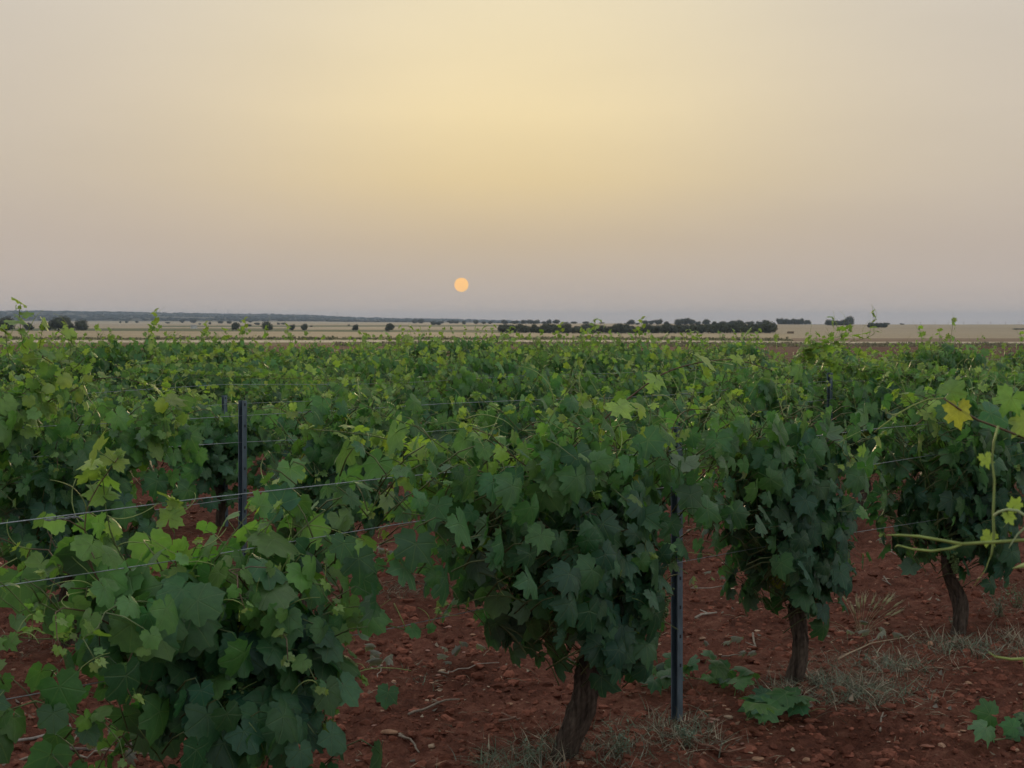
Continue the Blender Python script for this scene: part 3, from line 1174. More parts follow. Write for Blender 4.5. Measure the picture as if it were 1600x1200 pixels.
t1extra = many(
    shoot_to([T1 + UP * 0.5, P(800, 840, 5.15), P(660, 760, 5.0), P(560, 690, 4.9)], 'lobed', 0.146, base_age=0.2, young=0.6),
    shoot_to([T1 + UP * 0.5, P(760, 830, 5.1), P(640, 800, 4.95), P(600, 830, 4.85)], 'lobed', 0.146, base_age=0.2, young=0.3),
    shoot_to([T1 + UP * 0.55, P(760, 760, 5.1), P(620, 690, 4.95), P(480, 670, 4.8)], 'lobed', 0.140, base_age=0.3, young=0.6, tendrils=0.45),
    shoot_to([T1 + UP * 0.5, P(800, 800, 5.15), P(690, 725, 5.0), P(615, 730, 4.9), P(580, 800, 4.85)], 'lobed', 0.145, base_age=0.12, young=0.3, lateral=0.8, tipmin=0.6),
    shoot_to([T1 + UP * 0.5, P(790, 820, 5.1), P(700, 780, 5.0), P(650, 800, 4.95), P(625, 880, 4.9)], 'lobed', 0.15, base_age=0.08, young=0.3, lateral=0.7, tipmin=0.6),
    shoot_to([T1 + UP * 0.5, P(820, 760, 5.2), P(740, 700, 5.1), P(720, 660, 5.1)], 'lobed', 0.134, base_age=0.35, young=0.6, tendrils=0.4),
    shoot_to([T1 + UP * 0.42, P(850, 960, 5.0), P(780, 930, 4.9), P(690, 955, 4.85)], 'round', 0.134, base_age=0.42, young=0.3, spacing=0.05, lateral=0.3),
    shoot_to([P(850, 740, 5.2), P(930, 668, 5.2), P(985, 620, 5.25), P(1050, 578, 5.3), P(1140, 562, 5.4), P(1210, 580, 5.5)], 'lobed', 0.116, base_age=0.45, young=0.5, lateral=0.1, spacing=0.085, tendrils=0.6),
    shoot_to([T1 + UP * 0.6, P(950, 760, 5.3), P(960, 680, 5.3), P(900, 610, 5.25), P(860, 640, 5.2)], 'lobed', 0.122, base_age=0.4, young=0.6, tendrils=0.6),
    shoot_to([T1 + UP * 0.6, P(980, 780, 5.4), P(1010, 690, 5.4), P(1020, 610, 5.45)], 'lobed', 0.135, base_age=0.25, young=0.4, tendrils=0.5, tipmin=0.5, lateral=0.7),
    shoot_to([T1 + UP * 0.6, P(960, 800, 5.35), P(1030, 740, 5.5), P(1060, 650, 5.5), P(1110, 640, 5.5)], 'lobed', 0.14, base_age=0.2, young=0.4, tendrils=0.4, tipmin=0.5, lateral=0.8),
    shoot_to([T1 + UP * 0.6, P(1000, 760, 5.4), P(1060, 680, 5.5), P(1085, 610, 5.5)], 'lobed', 0.134, base_age=0.3, young=0.6, tendrils=0.5),
)
p2 = row_pt(1, 1.5)
t2extra = many(
    shoot_to([p2 + UP * 0.6, P(1180, 760, 6.2), P(1130, 660, 6.1), P(1180, 580, 6.1)], 'lobed', 0.134, base_age=0.3, young=0.6, tendrils=0.5),
    shoot_to([p2 + UP * 0.6, P(1230, 760, 6.4), P(1240, 700, 6.4), P(1215, 690, 6.3)], 'lobed', 0.122, base_age=0.35, young=0.6, tendrils=0.5),
    shoot_to([p2 + UP * 0.6, P(1260, 780, 6.5), P(1300, 710, 6.6), P(1380, 680, 6.7)], 'lobed', 0.134, base_age=0.3, young=0.5, tendrils=0.5),
)
p3 = row_pt(1, 3.0)
t3extra = many(
    shoot_to([p3 + UP * 0.7, P(1480, 720, 7.3), P(1440, 650, 7.2), P(1390, 590, 7.2), P(1370, 610, 7.1)], 'lobed', 0.134, base_age=0.35, young=0.6, tendrils=0.5),
    shoot_to([p3 + UP * 0.7, P(1520, 680, 7.4), P(1530, 600, 7.4), P(1520, 560, 7.4)], 'lobed', 0.134, base_age=0.35, young=0.6, tendrils=0.5),
)
build_vine(101, row_pt(1, -3.0), 'grapevine at the left edge of the photo, mostly cut off, nearest row', dict(SP_T0, n=20, wl=0.4, wr=1.0, top=0.78, sidef=1.0), 200,
           extra=shoot_to([row_pt(1, -3.0) + UP * 0.5, P(-120, 930, 3.5), P(-20, 900, 3.6), P(50, 960, 3.65)], 'round', 0.152, base_age=0.25))
build_vine(102, p0, 'sparse broad-leaved grapevine in the lower left corner, its foot below the frame', SP_T0, 300, t0extra,
           trunk=dict(head=0.42, r0=0.06, r1=0.04), grapes=6)
build_vine(103, T1, 'large dense dark grapevine with thick leaning trunk, left of the nearest steel post', SP_T1, 300, t1extra,
           trunk=dict(head=0.47, r0=0.045, r1=0.042, lean=Vector((0.17, 0.02, 0))), grapes=6)
build_vine(104, p2, 'narrow dark grapevine just right of the nearest steel post', SP_T2, 300, t2extra,
           trunk=dict(head=0.42, r0=0.034, r1=0.030, lean=Vector((0.02, 0, 0))), grapes=5)
build_vine(105, p3, 'dense grapevine by the right edge, its leaning dark trunk showing above grey weeds', SP_T3, 300, t3extra,
           trunk=dict(head=0.42, r0=0.036, r1=0.030, lean=Vector((-0.06, 0, 0))), grapes=4)
build_vine(106, row_pt(1, 4.5), 'grapevine cut off by the right edge, last one seen of the nearest row', dict(SP_T3, n=26), 160)

# ------------------------------------------------------------------ second row
SP2 = dict(n=26, wl=0.82, wr=0.82, top=1.14, bottom=0.32, th=0.28, kind='lobed', size=0.130, up=0.6, side=0.25, lat=0.5, age_lit=0.08, young=0.5, lowf=0.5, fill=280, tendrils=0.3)
lab2 = {
    -1.81: 'tall grapevine of the second row at the left edge, one shoot above the horizon',
    -0.31: 'grapevine of the second row just left of its slender steel post',
    1.19: 'grapevine of the second row just right of its slender steel post',
    2.69: 'grapevine of the second row seen behind the gap left of the dense middle vine',
    4.19: 'grapevine of the second row seen behind the dense middle vine',
    5.69: 'grapevine of the second row seen above the narrow dark vine',
    7.19: 'grapevine of the second row with bare short trunk seen in the gap at right',
    8.69: 'grapevine of the second row behind the dense right-hand vine',
    10.19: 'grapevine of the second row at the right edge, farthest one in view',
}
for k, (s, lb) in enumerate(lab2.items()):
    ex = None
    pp = row_pt(2, s)
    sp = dict(SP2, n=22 + (k * 5) % 7, top=1.12 + 0.05 * ((k * 3) % 4 - 1))
    if k == 0:
        sp = dict(SP2, n=36, kind='round', size=0.142, top=1.30, fill=340)
        ex = many(shoot_to([pp + UP * 0.8, P(30, 620, 6.8), P(14, 560, 6.7), P(8, 515, 6.7)], 'round', 0.135, base_age=0.2, young=0.3, spacing=0.045, tipmin=0.7, lateral=0.8),
                  shoot_to([pp + UP * 0.8, P(70, 600, 6.9), P(62, 550, 6.9), P(66, 515, 6.9)], 'round', 0.13, base_age=0.2, young=0.3, spacing=0.045, tipmin=0.7, lateral=0.8),
                  shoot_to([pp + UP * 0.8, P(100, 620, 6.95), P(108, 570, 6.95), P(112, 530, 6.95)], 'round', 0.13, base_age=0.2, young=0.3, spacing=0.045, tipmin=0.7, lateral=0.8),
                  shoot_to([pp + UP * 0.8, P(60, 600, 6.9), P(36, 540, 6.8), P(30, 484, 6.8)], 'round', 0.125, base_age=0.22, young=0.2, spacing=0.045, tipmin=0.75, lateral=0.8),
                  shoot_to([pp + UP * 0.8, P(90, 590, 6.95), P(115, 540, 7.0), P(70, 505, 6.9)], 'round', 0.122, base_age=0.35, young=0.4),
                  shoot_to([pp + UP * 0.7, P(90, 620, 6.9), P(170, 590, 6.9), P(225, 600, 6.9)], 'round', 0.140, base_age=0.35, young=0.4))
    if k == 1:
        sp.update(wr=0.66, n=26)
        ex = many(shoot_to([pp + UP * 0.7, P(250, 660, 7.3), P(225, 600, 7.2), P(300, 620, 7.2)], 'round', 0.146, base_age=0.35, young=0.4))
    if k == 2:
        sp.update(wl=0.22, n=24)
        ex = many(shoot_to([pp + UP * 0.7, P(480, 680, 8.0), P(440, 640, 8.0), P(400, 640, 7.9)], 'lobed', 0.134, base_age=0.5, young=0.6, tendrils=0.6))
    build_vine(200 + k, pp, lb, sp, 210, ex, grapes=2, trunk=dict(r0=0.044, r1=0.036, head=0.44))

# ------------------------------------------------------------------ third row
ROW_WORDS = {3: 'third', 4: 'fourth', 5: 'fifth', 6: 'sixth', 7: 'seventh', 8: 'eighth', 9: 'ninth'}


def in_view(p, margin=0.04):
    return abs(p.x / max(p.y, 0.1)) < 0.348 + margin + 0.5 / max(p.y, 1)


protos = []


def proto_data(seed, spec, nsep, far):
    """shared meshes for the copies of one kind of vine"""
    r = random.Random(seed)
    tm, arms, top = vine_trunk(r, head=0.44, r0=0.045, r1=0.036, lean=Vector((r.gauss(0, 0.05), r.gauss(0, 0.05), 0)), rings=12, sides=9, detail=False)
    leaves, shoots = [], []
    canopy(r, top, spec, leaves, shoots)
    fill_leaves(r, top, spec, leaves, shoots)
    shoots += fills
    fills.clear()
    for mm in range(5):     # a few tall wands
        a = top + RD * r.uniform(-0.6, 0.6)
        h = spec['top'] + r.uniform(0.05, 0.36) * (0.55 if mm > 1 else 1)
        e_ = Vector((a.x, a.y, h)) + RN * r.gauss(0, 0.08)
        grow_shoot(r, bez(top, top + UP * 0.3, e_ - UP * 0.2, e_, 10), leaves, 'lobed', 0.12, shoots=shoots, axis=top, base_age=0.22, top_ref=spec['top'], young=0.5, tipmin=0.8, spacing=0.05, lateral=0.7)
    allm = MB()
    for mb in shoots:
        o = len(allm.V)
        allm.V += mb.V
        allm.F += [tuple(i + o for i in f) for f in mb.F]
        allm.T += mb.T
    r.shuffle(leaves)
    front = sorted(leaves, key=lambda L: L.p.dot(RN) - 0.6 * L.p.z - L.size * 4)
    return dict(trunk=tm.mesh('trunk', M_BARK), shoots=allm.mesh('shoots', M_SHOOT), sep=front[:nsep],
                fol=foliage_mesh('foliage', front[nsep:], far))


SP3 = dict(n=30, wl=0.90, wr=0.90, top=1.10, bottom=0.26, th=0.31, kind='lobed', size=0.140, up=0.62, side=0.28, lat=0.5, age_lit=0.13, young=0.55, lowf=0.75, tendrils=0.25, fill=300)
PR3 = [proto_data(300 + i, dict(SP3, top=1.04 + 0.06 * i), 110, False) for i in range(3)]
PR4 = [proto_data(330 + i, dict(SP3, top=0.98 + 0.05 * i, lat=0.45), 0, True) for i in range(5)]


def place_copy(pr, pos, label, group, r):
    root = empty('grapevine', Vector((pos.x, pos.y, gz(pos.x, pos.y))))
    tag(root, label, 'grapevine', group)
    flip = r.random() < 0.5
    root.rotation_euler.z = (math.pi if flip and not pr['sep'] else 0) + r.gauss(0, 0.08)
    s = r.uniform(0.93, 1.06)
    root.scale = (s, s, s * r.uniform(0.86, 1.14))
    link('trunk', pr['trunk'], root)
    link('shoots', pr['shoots'], root)['kind'] = 'stuff'
    link('foliage', pr['fol'], root)['kind'] = 'stuff'
    for L in pr['sep']:
        o = bpy.data.objects.new('leaf', LEAF_ME[L.kind][L.tpl])
        COL.objects.link(o)
        o.parent = root
        o.matrix_basis = L.m
        o.color = (*L.col, 1)
    return root


ORD = 'first second third fourth fifth sixth seventh eighth ninth tenth eleventh twelfth thirteenth fourteenth fifteenth sixteenth seventeenth eighteenth nineteenth twentieth'.split() + ['far'] * 20
Y_END = 33.0
vr = random.Random(77)
for row in range(3, 10):
    s = -12.0 + vr.uniform(0, 1.5)
    nth = 0
    while s < 40:
        p = row_pt(row, s + vr.gauss(0, 0.05))
        s += 1.5
        if p.y < 6 or p.y > Y_END or not in_view(p):
            continue
        nth += 1
        w = ROW_WORDS[row]
        if row == 3:
            lb = 'grapevine of the third row, %s from the left' % ORD[nth - 1]
            place_copy(vr.choice(PR3), p, lb, 'vines of the third row', vr)
        else:
            place_copy(vr.choice(PR4), p, 'grapevine in the leafy hedge of the %s row from the camera' % w + ('' if row > 4 else ', %s from the left' % ORD[nth - 1]), 'vines of the %s row' % w, vr)

# wands that stand up against the fields
def wand(px, py_top, Y, seed, label, size=0.10, bend=(0, 0), bushy=False):
    """a vine of the row below it that sends one long shoot up"""
    r = random.Random(seed)
    tip = P(px, py_top, Y)
    base = Vector((tip.x + bend[0] * 0.5, tip.y, gz(tip.x, tip.y)))
    # snap to the nearest row
    perp = (base - T1).dot(RN)
    k = round(perp / ROW_GAP)
    base = base - RN * (perp - k * ROW_GAP)
    pos = Vector((base.x, base.y, gz(base.x, base.y)))
    kw = dict(base_age=0.2, young=0.4, spacing=0.045, tendrils=0.4, lateral=0.75, tipmin=0.8)
    sh = [shoot_to([pos + UP * 0.7, P(px + bend[0], py_top + 70, Y), P(px + bend[1], py_top + 30, Y), tip], 'lobed', size, **kw)]
    if bushy:
        sh.append(shoot_to([pos + UP * 0.7, P(px + bend[0], py_top + 75, Y), P(px - 18, py_top + 45, Y), P(px - 36, py_top + 30, Y)], 'lobed', size, **kw))
        sh.append(shoot_to([pos + UP * 0.7, P(px + bend[0], py_top + 75, Y), P(px + 8, py_top + 42, Y), P(px + 26, py_top + 18, Y)], 'lobed', size, **kw))
    build_vine(seed, pos, label, dict(SP3, n=20, top=1.05), 60, extra=many(*sh),
               group='vines with tall shoots', grapes=0, sep_shoots=False, trunk=dict(rings=12, sides=9, detail=False))


wand(1302, 500, 12.3, 401, 'grapevine sending a tall branching shoot above the far field right of centre', 0.125, (10, 14), True)
wand(1364, 492, 13.2, 402, 'grapevine sending one thin tall shoot up near the small round copse', 0.12, (12, 2))
wand(418, 516, 16.0, 403, 'grapevine with an upright shoot left of centre, ending below the lone trees', 0.12, (8, 4))
wand(352, 520, 15.0, 404, 'grapevine with an arching shoot at left, crossing the pale track', 0.12, (34, 20))
wand(845, 520, 19.0, 405, 'grapevine with a thin upright shoot under the left end of the tree belt', 0.12, (0, 0))
wand(935, 522, 18.0, 406, 'grapevine with a leaning shoot in front of the middle of the tree belt', 0.12, (-16, -8))
wand(622, 530, 18.0, 407, 'grapevine with a short upright shoot in front of the lone round oak', 0.12, (4, 2))

# ------------------------------------------------------------------ vine outside the frame at right whose shoots reach in
p_near = Vector((1.62, 2.45, 0))


def near_extra(r, root, pos, top, leaves, shoots):
    def W(px, py, Y):
        return P(px, py, Y) - pos
    def add(*a):
        mb = MB()
        mb.tube(a[0], [v * 0.78 for v in a[1]], *a[2:])
        shoots.append(mb)
    # forked tendril
    pass
    g = (0.26, 0.33, 0.085)
    fork = W(1503, 850, 2.25)
    a = [W(1760, 835, 2.3), W(1700, 838, 2.28), W(1600, 844, 2.26), W(1550, 847, 2.25), fork]
    add(a, [0.0050, 0.0044, 0.0036, 0.0034, 0.0034], 7, g)
    add([fork, W(1470, 844, 2.25), W(1435, 838, 2.25), W(1405, 836, 2.24), W(1386, 836, 2.23)], [0.0034, 0.0030, 0.0029, 0.0024, 0.0010], 7, g)
    add([fork, W(1485, 857, 2.25), W(1455, 861, 2.24), W(1425, 858, 2.23), W(1403, 852, 2.22), W(1398, 855, 2.22)], [0.0032, 0.0028, 0.0026, 0.0023, 0.0016, 0.0008], 7, g)
    # hanging shoot
    add([W(1560, 665, 2.3), W(1553, 690, 2.3), W(1550, 720, 2.3), W(1554, 750, 2.3), W(1552, 800, 2.3), W(1553, 835, 2.3), W(1550, 862, 2.3), W(1547, 875, 2.3)], [0.0024, 0.0024, 0.0023, 0.0023, 0.0026, 0.0032, 0.0024, 0.0008], 6, (0.24, 0.32, 0.09))
    add([W(1547, 870, 2.3), W(1540, 890, 2.3), W(1522, 915, 2.3)], [0.0012, 0.0009, 0.0006], 4, g)
    add([W(1553, 806, 2.28), W(1560, 800, 2.28), W(1575, 796, 2.27), W(1590, 798, 2.26), W(1602, 806, 2.26), W(1606, 820, 2.26), W(1590, 835, 2.25), W(1580, 850, 2.25), W(1576, 857, 2.25)], [0.0028, 0.003, 0.003, 0.003, 0.003, 0.0026, 0.002, 0.0016, 0.0007], 6, (0.34, 0.42, 0.20))
    # cane with the yellow leaf
    add([W(1700, 690, 3.2), W(1640, 690, 3.2), W(1600, 684, 3.2), W(1560, 668, 3.2), W(1527, 656, 3.15), W(1500, 640, 3.1), W(1474, 622, 3.1)], [0.0042, 0.004, 0.0038, 0.0036, 0.0034, 0.003, 0.0026], 6, (0.14, 0.10, 0.055))
    add([W(1474, 622, 3.1), W(1450, 624, 3.1), W(1425, 634, 3.1), W(1404, 646, 3.1), W(1380, 664, 3.1), W(1365, 676, 3.1)], [0.0024, 0.0022, 0.002, 0.002, 0.0014, 0.0008], 6, g)
    add([W(1404, 646, 3.1), W(1395, 648, 3.1), W(1386, 645, 3.1), W(1383, 641, 3.1), W(1386, 639, 3.1)], [0.0016, 0.0015, 0.0013, 0.001, 0.0006], 5, (0.34, 0.38, 0.13))
    # lower curl and the pale bud
    add([W(1700, 1020, 2.2), W(1610, 1029, 2.2), W(1580, 1030, 2.2), W(1555, 1026, 2.2), W(1544, 1018, 2.2)], [0.0034, 0.003, 0.0026, 0.002, 0.0008], 6, g)
    add([W(1600, 1030, 2.2), W(1604, 1060, 2.2), W(1600, 1110, 2.2)], [0.002, 0.0018, 0.001], 5, g)
    add([W(1630, 878, 2.2), W(1612, 880, 2.2), W(1598, 884, 2.2), W(1582, 888, 2.2)], [0.004, 0.006, 0.0045, 0.0008], 8, (0.36, 0.42, 0.14))
    for px, py, Y, s, colr, knd, roll in ((1497, 640, 3.1, 0.078, C_YELLOW * 1.0, 'young', 0.1), (1580, 622, 3.2, 0.085, C_LIGHT * 1.1, 'young', -0.5), (1548, 646, 3.25, 0.085, C_DARK * 1.6, 'round', 1.2),
                                          (1604, 660, 3.2, 0.08, C_YOUNG, 'lobed', -0.9), (1485, 612, 3.12, 0.07, C_LIGHT * 0.9, 'lobed', 2.3), (1540, 716, 2.32, 0.034, C_YOUNG * 1.1, 'young', 0.3),
                                          (1546, 838, 2.33, 0.035, C_YOUNG, 'young', -0.4), (1585, 790, 2.27, 0.03, C_YOUNG * 1.2, 'young', 2.6), (1576, 806, 2.27, 0.03, C_YOUNG * 1.2, 'young', 0.4)):
        tip = Vector((math.sin(roll), -0.15, -math.cos(roll)))
        nrm = Vector((0.1, -0.8, 0.5))
        L = orient(W(px, py, Y), tip, nrm, s, knd, colr, r)
        M = L.m.copy()
        M.translation = W(px, py, Y)
        L.m = M
        L.p = M.translation
        leaves.append(L)


build_vine(501, p_near, 'grapevine beyond the right edge whose pale tendrils and yellow leaf reach into view',
           dict(n=16, wl=0.22, wr=0.6, top=1.3, bottom=0.4, th=0.18, kind='lobed', size=0.11, age_lit=0.1, lat=0.4), 250, near_extra, grapes=0)

# ------------------------------------------------------------------ posts and wires
POST_H = 1.16


def post_mesh(h, seed):
    """channel-section steel post: web and two lipped flanges, open side towards the row behind"""
    mb = MB()
    prof = [(x * 0.74, y * 0.9) for x, y in [(-0.026, 0.014), (-0.026, -0.016), (0.026, -0.016), (0.026, 0.014), (0.019, 0.014), (0.019, 0.0115), (0.0235, 0.0115), (0.0235, -0.0135), (-0.0235, -0.0135), (-0.0235, 0.0115), (-0.019, 0.0115), (-0.019, 0.014)]]
    n = len(prof)
    zs_ = [-0.25, 0.0, h * 0.33, h * 0.66, h]
    V = [Vector((x, y, z)) for z in zs_ for x, y in prof]
    F = []
    for i in range(len(zs_) - 1):
        for k in range(n):
            a = i * n + k
            b = i * n + (k + 1) % n
            F += [(a, b, b + n), (a, b + n, a + n)]
    e = (len(zs_) - 1) * n
    for tri in ((0, 1, 8), (0, 8, 9), (0, 9, 11), (9, 10, 11), (1, 2, 7), (1, 7, 8), (2, 3, 6), (2, 6, 7), (3, 4, 5), (3, 5, 6)):
        F.append(tuple(e + i for i in tri))
    mb.add(V, F, (0.145, 0.20, 0.245))
    return mb.mesh('post_body', M_STEEL, smooth=False)


PM = post_mesh(POST_H, 1)
hm = MB()  # near-black boxes: shade inside the punched holes, put into their colour
for k in range(9):
    z = 0.22 + k * 0.115
    for sx in (-1, 1):
        hm.box((sx * 0.0196, -0.001, z), (0.0022, 0.008, 0.014), tint=(0.035, 0.04, 0.05))
    hm.box((0.0, -0.0155, z + 0.03), (0.007, 0.0024, 0.012), tint=(0.03, 0.035, 0.04))
HM = hm.mesh('painted_holes', M_STEEL, smooth=False)


def post(row, s, label, yaw=0.0, tilt=0.0, dz=0.0):
    p = row_pt(row, s)
    root = empty('trellis_post', (p.x, p.y, gz(p.x, p.y) + dz))
    root.rotation_euler = (tilt * 0.4, tilt, math.atan2(RD.y, RD.x) + yaw)
    tag(root, label, 'post', 'steel trellis posts')
    link('post_body', PM, root)
    link('painted_holes', HM, root)['kind'] = 'stuff'
    return root


post(1, 0.64, 'dark steel channel post of the nearest row, its foot in the grey weeds', 1.45, 0.012)
post(1, 6.64, 'steel post of the nearest row beyond the right edge', 1.45)
post(2, 0.73, 'slender steel post of the second row standing clear at left', 1.62, -0.025)
post(2, 6.67, 'steel post of the second row half hidden beside the narrow dark vine', 1.45, 0.01)
post(2, 12.7, 'steel post of the second row hidden at the right edge', 1.45)
post(3, -1.2, 'steel post of the third row peeping out left of centre', 1.45, 0.01, -0.42)
post(3, 2.75, 'steel post of the third row peeping out above the middle vine', 1.45, 0.01, -0.14)
post(3, 8.2, 'steel post of the third row peeping out at right', 1.45, 0.01, -0.22)

WIRE_H = {0.64: 'lowest', 0.95: 'middle', 1.10: 'upper'}
POSTS_S = {1: [-5.36, 0.64, 6.64, 12.6], 2: [-5.3, 0.73, 6.67, 12.7, 18.7], 3: [-7.2, -1.2, 2.75, 8.2, 14.2, 20.2]}
for row in (1, 2, 3):
    for h, w in WIRE_H.items():
        pts = []
        S = POSTS_S[row]
        for a, b in zip(S[:-1], S[1:]):
            for k in range(8):
                t = k / 8
                s = a + (b - a) * t
                q = row_pt(row, s) - RN * 0.022
                pts.append(Vector((q.x, q.y, h + 0.02 - 0.022 * 4 * t * (1 - t) + (0.012 * math.sin(s * 1.7 + h * 9)))))
        q = row_pt(row, S[-1]) - RN * 0.022
        pts.append(Vector((q.x, q.y, h + 0.02)))
        mb = MB()
        mb.tube(pts, 0.0015, 5, (0.36, 0.40, 0.43))
        if row == 1 and w == 'upper':      # splice in the wire
            c = row_pt(1, -2.02) - RN * 0.022
            k0 = min(pts, key=lambda p: (p - Vector((c.x, c.y, p.z))).length)
            rr = random.Random(4)
            for j in range(4):
                q = [Vector((c.x, c.y, k0.z)) + RD * (0.014 * (i - 4)) + RN * 0.004 * math.cos(i * 2.3 + j) + UP * (0.004 * math.sin(i * 2.3 + j)) for i in range(9)]
                q[-1] += UP * rr.uniform(-0.02, 0.02)
                mb.tube(q, 0.0011, 4, (0.3, 0.32, 0.34))
        tag(link('trellis_wire', mb.mesh('trellis_wire', M_WIRE)), '%s wire strung along the %s row of vines' % (w, {1: 'nearest', 2: 'second', 3: 'third'}[row]), 'wire', 'trellis wires')

# ------------------------------------------------------------------ ground litter: clods, stones, twigs, weeds
def ico(sub):
    b = bmesh.new()
    bmesh.ops.create_icosphere(b, subdivisions=sub, radius=1.0)
    V = np.array([v.co[:] for v in b.verts])
    F = np.array([[v.index for v in f.verts] for f in b.faces])
    b.free()
    return V, F


ICO1, ICO2 = ico(1), ico(2)


def lumpy(r, base, amt):
    V, F = base
    k = [np.array([r.gauss(0, 1) for _ in range(3)]) for _ in range(5)]
    d = np.ones(len(V))
    for q in k:
        q = q / np.linalg.norm(q)
        c = r.uniform(0.35, 0.8)
        d = np.minimum(d, 1.0 / np.maximum(1e-3, np.maximum(V @ q / c, 1.0)))     # planes cut facets
    d = d * (1 + np.array([r.uniform(-amt, amt) for _ in range(len(V))]))
    s = np.array([r.uniform(0.8, 1.4), r.uniform(0.7, 1.1), r.uniform(0.4, 0.75)])
    return V * d[:, None] * s, F


cr_ = random.Random(9)
CL2 = [lumpy(cr_, ICO2, 0.17) for _ in range(8)]
CL1 = [lumpy(cr_, ICO1, 0.14) for _ in range(8)]


def scatter_clods(name, n, ymin, ymax, tpls, smin, smax, label, colf, mat, seed):
    r = np.random.default_rng(seed)
    Y = np.exp(r.uniform(math.log(ymin), math.log(ymax), n))
    Xp = r.uniform(-0.40, 0.40, n) * Y
    perp = (Xp - T1.x) * RN.x + (Y - T1.y) * RN.y
    Z = ground_z(Xp, Y)
    sz = smin * (smax / smin) ** (r.random(n) ** 2.2)
    Vs, Fs, Ts = [], [], []
    o = 0
    for i in range(n):
        V, F = tpls[r.integers(len(tpls))]
        a = r.uniform(0, 6.283)
        c, s = math.cos(a), math.sin(a)
        W = np.stack([V[:, 0] * c - V[:, 1] * s, V[:, 0] * s + V[:, 1] * c, V[:, 2]], axis=1) * sz[i]
        W += [Xp[i], Y[i], Z[i] + sz[i] * 0.02]
        Vs.append(W)
        Fs.append(F + o)
        Ts.append(np.tile(colf(r), (len(V), 1)))
        o += len(V)
    ob = link(name, np_mesh(name, np.concatenate(Vs), np.concatenate(Fs), mat, tint=np.concatenate(Ts), smooth=False))
    tag(ob, label, 'soil' if 'clod' in name else 'gravel', kind='stuff')


M_CLOD = tinted('soil_clod', 0.95, 0.1, 45.0, None, 0.8, 0.008, var=(0.6, 1.35))
clodc = lambda r: np.array((0.18, 0.068, 0.044)) * r.uniform(0.6, 1.55)
pebc = lambda r: np.array((0.40, 0.24, 0.16)) * r.uniform(0.5, 1.4)
scatter_clods('soil_clods', 8500, 3.9, 10.0, CL2, 0.006, 0.040, 'crumbled red clods of tilled soil between the rows', clodc, M_CLOD, 51)
scatter_clods('soil_clods', 9000, 5.0, 26, CL1, 0.008, 0.042, 'smaller red clods of tilled soil farther between the rows', clodc, M_CLOD, 52)
scatter_clods('pebbles', 2200, 3.9, 22, CL1, 0.005, 0.022, 'scattered pale pebbles on the red soil', pebc, M_STONE, 53)


def ground_at(px, py):
    """point of the ground seen at a photo pixel"""
    d = ray(px, py)
    Y = EYE / max(1e-4, -d.z)
    for _ in range(4):
        p = P(px, py, Y)
        Y = (EYE - gz(p.x, p.y)) / -d.z
    p = P(px, py, Y)
    return Vector((p.x, p.y, gz(p.x, p.y)))


def stone(px, py, wpx, label, tint, seed, flat=0.7, group=None):
    r = random.Random(seed)
    p = ground_at(px, py)
    V, F = lumpy(r, ICO2, 0.05)
    s = wpx / 2 * p.y / FPX
    a = r.uniform(0, 6.28)
    W = np.stack([V[:, 0] * math.cos(a) - V[:, 1] * math.sin(a), V[:, 0] * math.sin(a) + V[:, 1] * math.cos(a), V[:, 2] * flat], axis=1) * s
    o = link('stone', np_mesh('stone', W, F, M_STONE, tint=np.tile(tint, (len(W), 1))), loc=(p.x, p.y, p.z + s * flat * 0.25))
    tag(o, label, 'stone', group)


TAN, PALE, PINK = (0.37, 0.21, 0.13), (0.46, 0.33, 0.23), (0.40, 0.22, 0.17)
stone(608, 1147, 26, 'big tan stone on bare soil left of the thick trunk', TAN, 1)
stone(145, 1152, 20, 'tan stone in the lower left corner above the dry prunings', TAN, 2)
stone(1139, 1122, 18, 'pale round stone right of the steel post foot', PALE, 3, 0.9)
stone(1107, 1113, 17, 'brownish stone beside the pale round one at the post', TAN, 4)
stone(1115, 1125, 20, 'flat pinkish stone lying in front of two stones at the post', PINK, 5, 0.4)
stone(1102, 1022, 18, 'tan stone right of the post, level with the hanging leaves', TAN, 6)
stone(1137, 1011, 11, 'small pink stone right of the post, in the open soil', PINK, 7)
stone(1452, 1008, 19, 'upright orange stone at the end of the grey grass', (0.48, 0.27, 0.17), 8, 1.0)
stone(1487, 1004, 17, 'rounded pinkish stone touching the foot of the right-hand trunk', PINK, 9)
stone(1022, 1010, 24, 'flat buff stone close left of the steel post', PALE, 10, 0.4)
stone(690, 1050, 14, 'buff stone among withered leaves left of the trunk', PALE, 11)
stone(740, 1040, 11, 'small orange stone right of the withered leaves', TAN, 12)
stone(668, 1096, 13, 'pale stone on the open soil halfway to the trunk', PALE, 13)
stone(797, 1111, 16, 'flat tan stone left of the thick trunk at half height', TAN, 14, 0.5)
stone(675, 1167, 16, 'buff stone at the bottom edge left of the trunk', PALE, 15)
stone(690, 1194, 24, 'tan stone cut by the bottom edge left of the trunk', TAN, 16, 0.5)
stone(1183, 1187, 17, 'brown stone at the bottom edge right of the post', TAN, 17)
stone(1260, 1189, 19, 'tan stone at the bottom edge below the fallen leaves', TAN, 18)
stone(1513, 1072, 15, 'dark tan stone on the slope at lower right', TAN, 19)
stone(1465, 1092, 18, 'wide brown stone low in the soil at lower right', (0.25, 0.12, 0.08), 20, 0.5)
stone(1450, 1175, 20, 'reddish stone near the bottom edge at right', (0.3, 0.13, 0.085), 21, 0.6)
stone(700, 985, 14, 'pink stone behind the low bright leaves, between rows', PINK, 22)
stone(625, 935, 12, 'tan stone in the grass between the rows at left', TAN, 23)
stone(310, 888, 12, 'pale stone seen through the left vine, upper one', PALE, 24)
